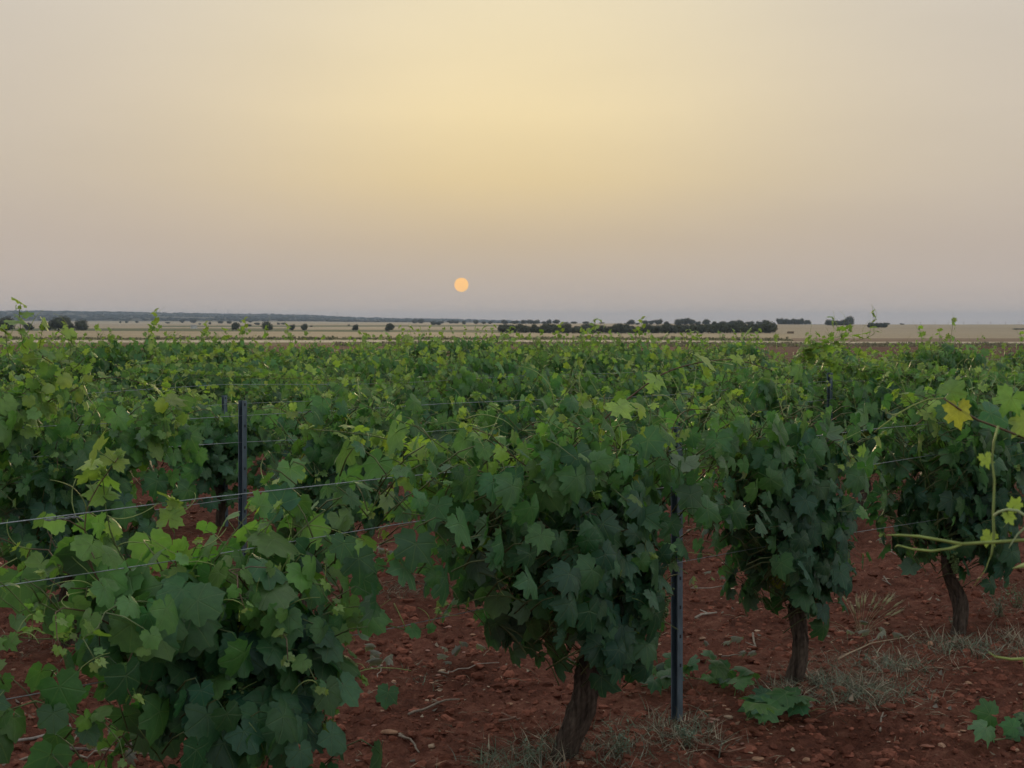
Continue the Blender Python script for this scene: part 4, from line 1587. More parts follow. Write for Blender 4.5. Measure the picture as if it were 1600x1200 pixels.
stone(325, 880, 9, 'pale small stone seen through the left vine, right one', PALE, 25)
stone(1385, 905, 18, 'pale flat stone between rows left of the right-hand trunk', PALE, 26, 0.4)
stone(1385, 975, 13, 'tan stone right of the barley tuft', TAN, 27)
stone(1568, 905, 12, 'pale stone right of the right-hand vine', PALE, 28)
srng = random.Random(66)
for k in range(70):
    zone = k % 3
    if zone == 0:
        px, py, w, z = srng.uniform(560, 860), srng.uniform(985, 1190), srng.uniform(6, 11), 'bare soil left of the thick trunk'
    elif zone == 1:
        px, py, w, z = srng.uniform(1080, 1600), srng.uniform(850, 1000), srng.uniform(5, 11), 'red soil between the rows at right'
    else:
        px, py, w, z = srng.uniform(1000, 1600), srng.uniform(1060, 1195), srng.uniform(6, 12), 'tilled soil at lower right'
    g = srng.uniform(0.7, 1.15)
    c = srng.choice((TAN, PALE, PINK))
    stone(px, py, w, 'small pale stone scattered on the %s' % z, tuple(v * g for v in c), 700 + k, 0.6, 'small stones on the ' + z)


# twigs
def twig(pix, r0, label, seed, tint=(0.25, 0.205, 0.16), lift=0.012):
    r = random.Random(seed)
    pts = [ground_at(*q) + UP * (lift + r.uniform(0, 0.012)) for q in pix]
    dense = []
    for a, b in zip(pts[:-1], pts[1:]):
        for k in range(3):
            dense.append(a.lerp(b, k / 3) + rvec(r, r0 * 0.6))
    dense.append(pts[-1])
    c = Vector((dense[0].x, dense[0].y, dense[0].z))
    mb = MB()
    mb.tube([p - c for p in dense], [r0 * (1 - 0.5 * i / len(dense)) for i in range(len(dense))], 6, tint)
    mid = dense[len(dense) // 2] - c
    mb.tube([mid, mid + Vector((r.uniform(-0.05, 0.05), r.uniform(-0.05, 0.05), 0.015))], [r0 * 0.6, r0 * 0.3], 5, tint)
    tag(link('twig', mb.mesh('twig', M_BARK2), loc=c), label, 'twig')


M_BARK2 = tinted('dry_twig', 0.85, 0.2, 60.0, None, 0.5, 0.003)
twig([(640, 1120), (668, 1116), (695, 1103), (718, 1095)], 0.006, 'long curved dry twig on bare soil left of the thick trunk', 1)
twig([(622, 1152), (640, 1165), (655, 1174)], 0.006, 'short dry twig beside the big tan stone', 2)
twig([(782, 1139), (800, 1130), (813, 1121)], 0.006, 'short slanting twig near the thick trunk', 3, (0.25, 0.15, 0.11))
twig([(0, 1178), (50, 1160), (110, 1150), (75, 1163), (62, 1176)], 0.007, 'pale bent cane lying at the left edge', 4, (0.30, 0.27, 0.24))
twig([(0, 1200), (60, 1192), (110, 1170), (130, 1145), (155, 1125)], 0.006, 'dry forked cane rising from the prunings at lower left', 5)
twig([(100, 1192), (150, 1182), (215, 1172)], 0.008, 'dark thick cane across the prunings at lower left', 6, (0.16, 0.13, 0.11))
twig([(1175, 1000), (1180, 1012), (1172, 1022)], 0.006, 'crooked pale twig right of the post in open soil', 7)
twig([(1380, 905), (1392, 920)], 0.006, 'short pale twig by the flat stone between rows', 8)
twig([(1374, 1150), (1380, 1120)], 0.005, 'thin upright pale straw at lower right', 9)
twig([(1080, 1166), (1130, 1184), (1165, 1176)], 0.005, 'reddish twig at the bottom edge right of the post', 10, (0.24, 0.13, 0.09))
twig([(1085, 963), (1120, 962)], 0.008, 'pale peeled stick between rows right of the post', 11, (0.38, 0.33, 0.27))
twig([(575, 870), (600, 855), (640, 845)], 0.006, 'thin dry cane between the rows left of the middle vine', 12)
twig([(1310, 1035), (1360, 1010), (1420, 1000)], 0.004, 'long thin straw lying across the red soil at right', 13, (0.4, 0.30, 0.2))


# grass and weeds
def blade(mb, base, r, h, lean, w, tint, segs=4):
    h = h * 0.8
    d = Vector((r.gauss(0, lean), r.gauss(0, lean), 1)).normalized()
    a = r.uniform(0, 6.28)
    side = Vector((math.cos(a), math.sin(a), 0))
    droop = Vector((d.x + r.gauss(0, 0.3), d.y + r.gauss(0, 0.3), -0.5)) * r.uniform(0.2, 1.2)
    V, F = [], []
    for i in range(segs + 1):
        t = i / segs
        p = base + d * (h * t) + droop * (h * t * t * 0.7)
        ww = w * (1 - t * 0.92)
        V += [p - side * ww, p + side * ww]
    for i in range(segs):
        F += [(2 * i, 2 * i + 1, 2 * i + 3), (2 * i, 2 * i + 3, 2 * i + 2)]
    mb.add(V, F, tint)
    return V[-1]


GRASS_G, GRASS_D, GRASS_B = (0.15, 0.20, 0.13), (0.36, 0.31, 0.22), (0.23, 0.235, 0.18)


def grass_tuft(px, py, wpx, label, seed, n=160, h=0.12, mix=(0.6, 0.25, 0.15), lean=0.8, depth=0.12):
    r = random.Random(seed)
    c = ground_at(px, py)
    wid = wpx * c.y / FPX / 2
    mb = MB()
    for k in range(n):
        q = Vector((r.gauss(0, wid * 0.5), r.gauss(0, depth), 0))
        q.z = gz(c.x + q.x, c.y + q.y) - c.z - 0.01
        x = r.random()
        col = GRASS_G if x < mix[0] else (GRASS_D if x < mix[0] + mix[1] else GRASS_B)
        g = r.uniform(0.65, 1.3)
        blade(mb, q, r, h * r.uniform(0.35, 1.15), lean, r.uniform(0.0014, 0.0034), tuple(v * g for v in col))
    o = link('grass_tuft', mb.mesh('grass_tuft', M_STRAW), loc=c)
    tag(o, label, 'grass')


grass_tuft(1330, 1075, 200, 'wide low mat of grey-green grass right of the narrow vine trunk', 1, 1700, 0.15, (0.5, 0.3, 0.2), 1.3, 0.16)
grass_tuft(1235, 1085, 110, 'dry grass round the foot of the narrow vine trunk', 2, 320, 0.13, (0.25, 0.6, 0.15), 0.9)
grass_tuft(1400, 1040, 130, 'thin grey grass between the two right-hand trunks', 3, 700, 0.12, (0.45, 0.3, 0.25), 1.2)
grass_tuft(1063, 1150, 130, 'dry tangled grass at the foot of the steel post', 4, 600, 0.15, (0.25, 0.55, 0.2), 1.0)
grass_tuft(790, 1192, 120, 'grey-green grass left of the thick trunk at the bottom edge', 5, 330, 0.13, (0.7, 0.1, 0.2), 0.8)
grass_tuft(860, 1185, 60, 'fine dry grass against the foot of the thick trunk', 6, 200, 0.16, (0.4, 0.45, 0.15), 0.6)
grass_tuft(960, 1178, 110, 'greyish weeds right of the thick trunk at the bottom edge', 7, 260, 0.12, (0.5, 0.2, 0.3), 0.9)
grass_tuft(1510, 1012, 140, 'grey grass round the foot of the right-hand trunk', 8, 800, 0.13, (0.45, 0.35, 0.2), 1.0)
grass_tuft(1585, 1005, 60, 'straw-coloured grass at the right edge behind the right-hand trunk', 9, 200, 0.15, (0.15, 0.75, 0.1), 0.6)
grass_tuft(610, 925, 110, 'thin grey grass between the rows left of the middle vine', 10, 260, 0.10, (0.5, 0.3, 0.2), 1.2)
grass_tuft(1350, 812, 110, 'dry grass round the short trunk in the second row', 11, 260, 0.12, (0.3, 0.5, 0.2), 1.0)
grass_tuft(60, 870, 90, 'grey grass tuft seen at the left edge between rows', 12, 160, 0.10, (0.5, 0.3, 0.2), 1.1)
grass_tuft(680, 760, 160, 'dry grass strip under the second row left of centre', 13, 320, 0.14, (0.3, 0.5, 0.2), 1.0)
grass_tuft(660, 1060, 70, 'thin grey prostrate weed beside the buff stone', 14, 170, 0.07, (0.55, 0.2, 0.25), 1.8)
grass_tuft(700, 1125, 60, 'tiny grey weed on the open soil left of the trunk', 15, 90, 0.05, (0.6, 0.15, 0.25), 1.8)
grass_tuft(310, 1010, 90, 'dry grass glimpsed through the lower left vine', 16, 160, 0.09, (0.3, 0.5, 0.2), 1.0)


def leafy_weed(px, py, hpx, label, seed, n=9, col=(0.17, 0.23, 0.16)):
    r = random.Random(seed)
    c = ground_at(px, py)
    h = hpx * c.y / FPX
    mb = MB()
    for k in range(n):
        a = r.uniform(0, 6.28)
        d = Vector((math.cos(a) * r.uniform(0.2, 0.8), math.sin(a) * r.uniform(0.2, 0.8), 1)).normalized()
        ln = h * r.uniform(0.6, 1.1)
        pts = [Vector((r.gauss(0, 0.02), r.gauss(0, 0.02), -0.01)), d * ln * 0.5 + rvec(r, 0.008), d * ln]
        mb.tube(pts, [0.0016, 0.0013, 0.0008], 3, (0.2, 0.2, 0.12))
        for j in range(11):
            t = 0.2 + 0.8 * j / 10
            p = pts[0].lerp(pts[1], t * 2) if t < 0.5 else pts[1].lerp(pts[2], t * 2 - 1)
            b = Vector((r.gauss(0, 1), r.gauss(0, 1), r.uniform(-0.1, 0.9))).normalized()
            w = b.cross(UP)
            w = (w.normalized() if w.length > 0.1 else Vector((1, 0, 0)))
            L = r.uniform(0.010, 0.022)
            g = r.uniform(0.7, 1.35)
            mb.add([p, p + b * L * 0.5 + w * L * 0.28, p + b * L, p + b * L * 0.5 - w * L * 0.28], [(0, 1, 2), (0, 2, 3)], tuple(v * g for v in col))
    tag(link('weed', mb.mesh('weed', M_STRAW), loc=c), label, 'weed')


leafy_weed(835, 1190, 48, 'small-leaved weed with pale tips left of the thick trunk foot', 1, 8)
leafy_weed(965, 1180, 52, 'bushy grey-green weed right of the thick trunk foot', 2, 12)
leafy_weed(1075, 1165, 36, 'low leafy weed at the base of the steel post', 3, 10)
leafy_weed(1560, 965, 46, 'grey-green weed with tiny leaves right of the right-hand trunk', 4, 16)
leafy_weed(1590, 950, 40, 'second grey-green weed cut by the right edge', 5, 12, (0.13, 0.22, 0.10))
leafy_weed(1495, 985, 20, 'low weed left of the right-hand trunk', 6, 8)

def row_weeds(name, label, row, s0, s1, n, seed):
    r = random.Random(seed)
    mb = MB()
    for k in range(n):
        s_ = r.uniform(s0, s1)
        if math.sin(s_ * 3.1 + row) + 0.6 * math.sin(s_ * 7.3) < r.uniform(-0.6, 1.2):
            continue
        q = row_pt(row, s_) + RN * r.gauss(0, 0.20)
        q.z = gz(q.x, q.y) - 0.01
        x = r.random()
        col = GRASS_G if x < 0.45 else (GRASS_D if x < 0.8 else GRASS_B)
        g = r.uniform(0.65, 1.3)
        for m_ in range(3):
            blade(mb, q + Vector((r.gauss(0, 0.012), r.gauss(0, 0.012), 0)), r, r.uniform(0.03, 0.12), 1.2, r.uniform(0.001, 0.0024), tuple(v * g for v in col), 3)
    tag(link(name, mb.mesh(name, M_STRAW)), label, 'weeds', kind='stuff')


def leaf_litter(n, seed):
    r = random.Random(seed)
    mb = MB()
    pat = []
    while len(pat) < n:
        Y = math.exp(r.uniform(math.log(3.9), math.log(15)))
        X = r.uniform(-0.38, 0.38) * Y
        pat.append((X, Y))
    dn = perlin(np.array([p[0] for p in pat]) / 0.7, np.array([p[1] for p in pat]) / 0.7 + 40)
    zz = ground_z(np.array([p[0] for p in pat]), np.array([p[1] for p in pat]))
    for (X, Y), d_, z in zip(pat, dn, zz):
        if d_ < r.uniform(-0.25, 0.35):
            continue
        a = r.uniform(0, 6.28)
        c_ = Vector((X, Y, z + 0.008))
        g = r.uniform(0.6, 1.3)
        if r.random() < 0.55:      # straw and stalk bits
            L = r.uniform(0.02, 0.09)
            dv = Vector((math.cos(a), math.sin(a), r.uniform(-0.1, 0.3))) * L
            mb.tube([c_, c_ + dv * 0.5 + UP * 0.006, c_ + dv], [0.0016, 0.0014, 0.001], 3, (0.36 * g, 0.28 * g, 0.19 * g))
        else:                      # curled scraps of dead leaf
            s_ = r.uniform(0.007, 0.02)
            u_ = Vector((math.cos(a), math.sin(a), r.uniform(-0.2, 0.5))).normalized() * s_
            v_ = Vector((-math.sin(a), math.cos(a), r.uniform(-0.2, 0.5))).normalized() * s_ * r.uniform(0.5, 0.9)
            k_ = UP * s_ * r.uniform(0.3, 0.9)
            col = r.choice(((0.20, 0.175, 0.14), (0.19, 0.12, 0.08), (0.26, 0.205, 0.145)))
            mb.add([c_ - u_ + k_ * 0.5, c_ - v_, c_ + u_ * 0.2 + k_ * 0.3, c_ + u_ + k_, c_ + v_ + k_ * 0.2], [(0, 1, 2), (1, 3, 2), (2, 3, 4), (0, 2, 4)], tuple(q * g for q in col))
    tag(link('leaf_litter', mb.mesh('leaf_litter', M_DRY)), 'dry leaf scraps and straw bits strewn over the red soil', 'litter', kind='stuff')


leaf_litter(3400, 8)
row_weeds('row_weeds', 'thin grey-green and dry weeds along the foot of the nearest row', 1, -1.0, 5.0, 2600, 3)
row_weeds('row_weeds', 'thin dry weeds along the foot of the second row', 2, -3.0, 11.0, 3000, 4)

# wild barley
r = random.Random(31)
c = ground_at(1345, 992)
bl = empty('barley_tuft', c)
tag(bl, 'pale tuft of wild barley with bristly ears between the rows at right', 'barley')
for k in range(17):
    mb = MB()
    a = r.uniform(0, 6.28)
    out_ = r.uniform(0.0, 0.16)
    h = r.uniform(0.09, 0.23)
    sgn = r.gauss(0, 1)
    tip = Vector((sgn * 0.11, r.gauss(0, 0.05), h * (1 - 0.2 * abs(sgn))))
    pts = bez(Vector((sgn * 0.02, r.gauss(0, 0.02), -0.01)), Vector((sgn * 0.03, 0, h * 0.4)), tip * 0.8, tip, 7)
    mb.tube(pts, 0.0011, 3, (0.36, 0.32, 0.19))
    link('stem', mb.mesh('stem', M_STRAW), bl)
    eb = MB()
    d = (pts[-1] - pts[-2]).normalized()
    ln = r.uniform(0.035, 0.06)
    eb.tube([tip, tip + d * ln * 0.5, tip + d * ln], [0.003, 0.0055, 0.0025], 6, (0.38, 0.36, 0.2))
    for j in range(22):
        b = tip + d * ln * r.random()
        e2 = b + (d + rvec(r, 0.22)).normalized() * r.uniform(0.02, 0.045)
        eb.tube([b, e2], [0.0008, 0.0003], 3, (0.52, 0.46, 0.30))
    link('ear', eb.mesh('ear', M_STRAW), bl)
gm = MB()
for k in range(70):
    blade(gm, Vector((r.gauss(0, 0.05), r.gauss(0, 0.04), -0.01)), r, r.uniform(0.04, 0.13), 0.8, 0.002, (0.34 * r.uniform(0.7, 1.2), 0.29, 0.19))
link('blades', gm.mesh('blades', M_STRAW), bl)['kind'] = 'stuff'


# fallen green shoots and withered ones
def fallen(pix, label, seed, kind='lobed', size=0.12, n=9, colf=None, mat=None, name='fallen_shoot', cat='vine shoot'):
    r = random.Random(seed)
    pts = [ground_at(*q) + UP * 0.035 for q in pix]
    c = pts[0].copy()
    root = empty(name, c)
    tag(root, label, cat)
    loc = [p - c for p in pts]
    dense = []
    for a, b in zip(loc[:-1], loc[1:]):
        for k in range(4):
            dense.append(a.lerp(b, k / 4) + rvec(r, 0.006))
    dense.append(loc[-1])
    mb = MB()
    mb.tube(dense, [0.004 * (1 - 0.6 * i / len(dense)) for i in range(len(dense))], 6, (0.16, 0.16, 0.07) if mat is None else (0.3, 0.25, 0.2))
    link('stem', mb.mesh('stem', M_SHOOT), root)
    for k in range(n):
        t = (k + 0.5) / n * (len(dense) - 1)
        p = dense[int(t)] + UP * r.uniform(0.02, 0.10) + Vector((r.gauss(0, 0.05), r.gauss(0, 0.06), 0))
        tip = Vector((r.gauss(0, 0.9), r.gauss(0, 0.7), r.uniform(-0.35, 0.4)))
        nrm = Vector((r.gauss(0, 0.5), -0.5 + r.gauss(0, 0.5), 0.8))
        col = leaf_color(r, r.uniform(0.1, 0.5)) if colf is None else colf(r)
        L = orient(p, tip, nrm, size * r.uniform(0.6, 1.15), kind, col, r)
        o = bpy.data.objects.new('leaf', LEAF_ME[L.kind][L.tpl])
        COL.objects.link(o)
        o.parent = root
        M = L.m.copy()
        M.translation = p
        if mat is not None:
            M = M @ Matrix.Diagonal((0.55, 1.0, 1.8, 1.0))
        o.matrix_basis = M
        o.color = (*col, 1)


fallen([(1000, 1085), (1050, 1075), (1120, 1075), (1190, 1085)], 'green trimmed shoot lying behind the foot of the steel post', 1, n=20, size=0.135)
fallen([(1160, 1140), (1200, 1125), (1240, 1115), (1290, 1120)], 'green trimmed shoot with large leaves lying below the narrow vine', 2, n=15, size=0.14)
fallen([(1545, 1170), (1580, 1165), (1640, 1160)], 'green trimmed shoot cut by the right edge at lower right', 3, n=9, size=0.13)
wither = lambda r: np.array((0.20, 0.205, 0.17)) * r.uniform(0.6, 1.3)
for k, (pix, lb) in enumerate([
        ([(560, 905), (585, 885), (610, 880)], 'withered grey shoot between rows left of the middle vine'),
        ([(690, 1062), (715, 1055), (780, 1045)], 'withered grey leaves by the buff stone left of the trunk'),
        ([(580, 1060), (600, 1050), (590, 1070)], 'withered grey leaf clump near the low shoot tip'),
        ([(120, 1196), (180, 1185), (240, 1195), (280, 1190)], 'pile of withered grey prunings at the bottom left'),
        ([(1130, 1035), (1165, 1033)], 'withered grey leaves on the soil right of the post'),
        ([(1080, 930), (1140, 920)], 'withered pale leaves between rows right of the post'),
        ([(1385, 870), (1420, 880)], 'withered pale leaves between rows left of the right-hand vine'),
        ([(1360, 1010), (1375, 1008)], 'withered grey leaves below the barley tuft'),
        ([(40, 955), (75, 940)], 'withered grey leaves at the left edge between rows')]):
    fallen(pix, lb, 40 + k, n=14 if k == 3 else 6, size=0.075, colf=wither, mat=True, name='withered_shoot', cat='dry leaves')

# ------------------------------------------------------------------ far trees
M_CROWN = tinted('oak_foliage', 0.8, 0.1, 1.2, var=(0.7, 1.3))


def crown_mesh(seed, aspect=0.8, n=900):
    """unit-wide crown: lobes of many small leaf-clump faces around a denser heart; base at z = 0.12"""
    r = random.Random(seed)
    lobes = []
    for k in range(9):
        a = r.uniform(0, 6.28)
        d = r.uniform(0.05, 0.28)
        lobes.append((Vector((math.cos(a) * d, math.sin(a) * d, aspect * r.uniform(0.30, 0.74))), r.uniform(0.17, 0.27)))
    lobes.append((Vector((0, 0, aspect * 0.55)), 0.30))
    mb = MB()
    V1, F1 = ICO1
    for c_, R in lobes:
        jit = [R * 0.78 * r.uniform(0.85, 1.1) for _ in V1]
        mb.add([c_ + Vector(v) * j for v, j in zip(V1, jit)], [tuple(f) for f in F1], (0.07, 0.078, 0.05))
    for k in range(n):
        c_, R = r.choice(lobes)
        d = rvec(r).normalized()
        p = c_ + d * R * r.uniform(0.78, 1.08)
        p.z = max(p.z, 0.10)
        nrm = (d + rvec(r, 0.5)).normalized()
        x = nrm.orthogonal().normalized()
        y = nrm.cross(x)
        s = r.uniform(0.022, 0.05)
        g = r.uniform(0.65, 1.4)
        V = [p + x * s * r.uniform(0.6, 1.3), p + y * s * r.uniform(0.6, 1.3), p - x * s * r.uniform(0.6, 1.3), p - y * s * r.uniform(0.6, 1.3)]
        mb.add(V, [(0, 1, 2), (0, 2, 3)], (0.080 * g, 0.088 * g, 0.055 * g))
    A = np.array(mb.V)
    lo, hi = np.percentile(A, 1, axis=0), np.percentile(A, 99, axis=0)
    w = (hi - lo)[:2].mean()
    A[:, :2] = (A[:, :2] - (hi + lo)[:2] / 2) / w
    A[:, 2] = 0.06 + (A[:, 2] - lo[2]) / (hi[2] - lo[2]) * 0.94
    mb.V = [tuple(v) for v in A]
    return mb.mesh('crown', M_CROWN, smooth=False)


def trunk_far(seed):
    r = random.Random(seed)
    mb = MB()
    mb.tube([Vector((0, 0, -0.1)), Vector((0.01, 0, 0.12)), Vector((0, 0.01, 0.35))], [0.05, 0.035, 0.025], 7, (0.07, 0.06, 0.05))
    for k in range(4):
        a = k * 1.6 + r.uniform(0, 0.6)
        mb.tube([Vector((0, 0, 0.22)), Vector((math.cos(a) * 0.12, math.sin(a) * 0.12, 0.38)), Vector((math.cos(a) * 0.2, math.sin(a) * 0.2, 0.5))], [0.02, 0.014, 0.006], 5, (0.07, 0.06, 0.05))
    return mb.mesh('trunk', M_BARK)


CROWNS = [crown_mesh(800 + i, 0.72 + 0.06 * (i % 3)) for i in range(6)]
TRUNKS = [trunk_far(820 + i) for i in range(2)]
tr_ = random.Random(90)


def tree(px, base_y, wpx, hpx, Y, label, group=None, name='oak_tree'):
    p = P(px, base_y, Y)
    z = float(terrain_z(np.array([p.x]), np.array([p.y]))[0])
    w = wpx * Y / FPX
    hh = hpx * Y / FPX
    ztop = P(px, base_y - hpx, Y).z
    hh = max(hh * 0.7, ztop - z)
    root = empty(name, (p.x, p.y, z))
    root.scale = (w, w, hh)
    root.rotation_euler.z = tr_.uniform(0, 6.28)
    tag(root, label, 'tree', group)
    link('crown', tr_.choice(CROWNS), root)
    link('trunk', tr_.choice(TRUNKS), root)


for x, y, w, h, Y, lb in [
        (127, 516.5, 22, 16, 640, 'round dark oak standing alone at the right of the left-hand clump'),
        (92, 516, 30, 22, 660, 'tallest dark oak of the clump at left behind the vine shoot'),
        (108, 516, 18, 14, 640, 'lower oak at the right side of the left-hand clump'),
        (72, 516, 20, 13, 660, 'lower oak at the left side of the left-hand clump'),
        (10, 515, 26, 20, 640, 'dark oak at the left edge behind the tall vine shoot'),
        (45, 515, 16, 10, 690, 'small dark oak between the left edge and the clump'),
        (368.5, 516, 13.5, 12, 690, 'lone round oak, first of the row of lone trees from left'),
        (418, 515.5, 14.5, 13, 700, 'lone leaning oak, second of the row of lone trees from left'),
        (455.5, 515.5, 10, 8.5, 710, 'small lone oak, left one of a near pair'),
        (475.5, 515.5, 11.5, 9.5, 710, 'small lone oak, right one of a near pair'),
        (555.5, 516, 11.5, 9, 700, 'lone square-crowned oak left of the lone round oak at centre-left'),
        (608, 517, 14.5, 11.5, 650, 'lone round oak nearest the tree belt, dark against pale stubble')]:
    tree(x, y, w, h, Y, lb, 'lone oaks in the fields')
# small trees on the pale land and the skyline
for x, y, w, h, Y in [(188, 504.5, 3.5, 2.6, 2300), (198, 505, 5, 3.6, 2300), (214, 504.5, 6, 3.4, 2350), (240, 504, 5, 3, 2400), (262, 506, 8, 3, 2200), (285, 503.5, 9, 5, 2350), (302, 503, 9, 5, 2300), (312, 508, 4, 3, 1700),
                      (328, 508, 4, 5, 1700), (345, 505, 9, 4, 2200), (358, 506, 8, 5, 2100), (376, 503.5, 4, 3, 2500), (391, 503.5, 6, 3, 2500), (389, 510.5, 8, 4, 1300), (402, 508.5, 9, 4.5, 1600), (435, 508, 6, 4, 1700), (443, 508, 8, 4, 1700),
                      (486, 511, 5, 2.5, 1200), (545, 510, 4, 3, 1350), (648, 504.8, 9, 6, 2300), (657, 505, 10, 6.5, 2300), (678, 508.8, 10, 6.5, 1500), (685, 508.5, 9, 6, 1500), (689, 505.4, 8, 4, 2100), (705, 505, 10, 5.0, 2200), (712, 505, 10, 4.5, 2200),
                      (725, 507, 6.5, 5.5, 1700)]:
    tree(x, y, w, h, Y, 'small far oak on the pale land left of the tree belt', 'small far oaks at left')
for x, y, w, h, Y in [(743.5, 505.7, 8.5, 5.5, 1800), (756, 506, 8, 4, 1800), (766, 506, 8, 4, 1800), (788.5, 506, 10.5, 6.5, 1700), (805, 506, 12, 5, 1700), (818, 506, 10, 6, 1700), (829, 506, 13, 6.5, 1700), (839, 506, 10, 6, 1700), (850, 506.5, 9, 4.5, 1700),
                      (858, 506, 8.5, 6.5, 1700), (869, 505.5, 11, 6, 1700), (884, 506.5, 9, 3.5, 1700), (896, 506.5, 12, 4, 1700), (915, 505, 11, 3, 1750), (940, 505.4, 9, 1.8, 1750)]:
    tree(x, y, w, h, Y, 'small dark oak on the skyline above the left half of the tree belt', 'skyline oaks over the left of the belt')
for x, y, w, h, Y in [(986, 507, 14, 7.5, 1400), (996, 508, 8, 3.5, 1400), (1008, 507.5, 10, 7, 1400), (1018, 507.5, 11, 7, 1400), (1029, 507.5, 12, 8.5, 1400), (1041, 507, 7, 5, 1400), (1060, 508, 14, 9, 1350), (1069, 508, 17, 11, 1350), (1080, 508, 13, 9.5, 1350),
                      (1090, 508, 9, 6, 1350), (1103, 508, 14, 9, 1350), (1116, 507, 9, 5, 1350), (1130, 507, 16, 5, 1350), (1144, 508, 12, 7, 1350), (1156, 508, 12, 8, 1350), (1172, 508, 12, 6, 1350), (1186, 508, 10, 6, 1350), (1196, 508, 12, 8, 1350)]:
    tree(x, y, w, h, Y, 'dark oak in the broken clumps behind the right half of the tree belt', 'oaks behind the right of the belt')
x = 786.0
bx = random.Random(12)
k = 0
while x < 1206:
    w = bx.uniform(13, 18)
    h = bx.choice((11, 12.5, 13.5, 15)) + (2.0 if x > 1120 else 0) + (2.0 if x > 1180 else 0)
    lb = 'dark bushy oak in the long low tree belt across the middle distance'
    if k == 0:
        lb = 'leftmost oak of the long tree belt, round and dark'
    tree(x + bx.uniform(-1, 1), 521.3, w, h, 590 + bx.uniform(0, 18), lb, 'oaks of the long tree belt')
    if bx.random() < 0.75:
        tree(x + w * 0.4, 519.5, w, h - 1.0, 625 + bx.uniform(0, 20), 'dark bushy oak in the long low tree belt across the middle distance', 'oaks of the long tree belt')
    x += w * 0.60
    k += 1
tree(1202, 521.4, 24, 17.5, 588, 'rounded oak ending the long tree belt on the right', 'oaks of the long tree belt')
for x in np.arange(1217, 1256, 5.2):
    tree(float(x), 507.2, 8.5, 9 + bx.uniform(-1, 1), 1500, 'slim dark tree in the even row on the skyline right of the belt', 'skyline row right of the belt', 'skyline_tree')
for x in (1259, 1264):
    tree(float(x), 506.5, 7, 6.5, 1550, 'short dark tree ending the even skyline row', 'end of the skyline row', 'skyline_tree')
for x in np.arange(1293, 1326, 5.0):
    tree(float(x), 509.2, 9, 8.5 + bx.uniform(-1, 1), 1300, 'dark tree in the copse left of the tall round tree', 'copse by the tall round tree', 'copse_tree')
tree(1327, 506.8, 15.5, 12.5, 1350, 'tall round dark tree at the right end of the skyline copse', None, 'round_tree')
for x in np.arange(1359, 1384, 4.6):
    tree(float(x), 512.3, 8.5, 8.3 + bx.uniform(-0.8, 0.8), 1000, 'dark tree in the small isolated copse on the right slope', 'isolated copse on the right slope', 'copse_tree')
tree(1387, 507.6, 7, 3.2, 1450, 'small bush on the skyline right of the isolated copse')
tree(1409.5, 507.6, 6.5, 2.4, 1450, 'tiny lone bush on the bare skyline at right')
for k, (x, y, w) in enumerate([(1588, 515, 14), (1597, 516, 14), (1606, 516.5, 16)]):
    tree(x, y + 1.5, w, 2.8, 800, 'low dark scrub by the right edge on the stubble slope', 'scrub at the right edge', 'scrub_bush')

# distant woods: one mass
mb = MB()
r = random.Random(61)
cv = [(np.array(V), F) for V, F in CL1]
Vs, Fs, Ts = [], [], []
o = 0
xs_, ys_ = [], []
for k in range(4200):
    Y = r.uniform(3300, 6050)
    u = r.uniform(-0.40, 0.01)
    xs_.append(u * Y)
    ys_.append(Y)
dens = perlin(np.array(xs_) / 260.0 + 3, np.array(ys_) / 420.0)
zt = terrain_z(np.array(xs_), np.array(ys_))
for k in range(len(xs_)):
    if dens[k] < -0.12 and ys_[k] < 5700:
        continue
    V, F = CL1[r.randrange(len(CL1))]
    s = r.uniform(3.0, 6.5)
    W = V * np.array([s * r.uniform(1.0, 2.2), s, s * 0.85]) + [xs_[k], ys_[k], zt[k] + s * 0.3]
    Vs.append(W)
    Fs.append(F + o)
    g = r.uniform(0.7, 1.3)
    Ts.append(np.tile((0.055 * g, 0.065 * g, 0.042 * g), (len(V), 1)))
    o += len(V)
tag(link('far_woods', np_mesh('far_woods', np.concatenate(Vs), np.concatenate(Fs), M_CROWN, tint=np.concatenate(Ts))), 'blue-grey scattered woods on the hazy far hills at left', 'woods', kind='stuff')

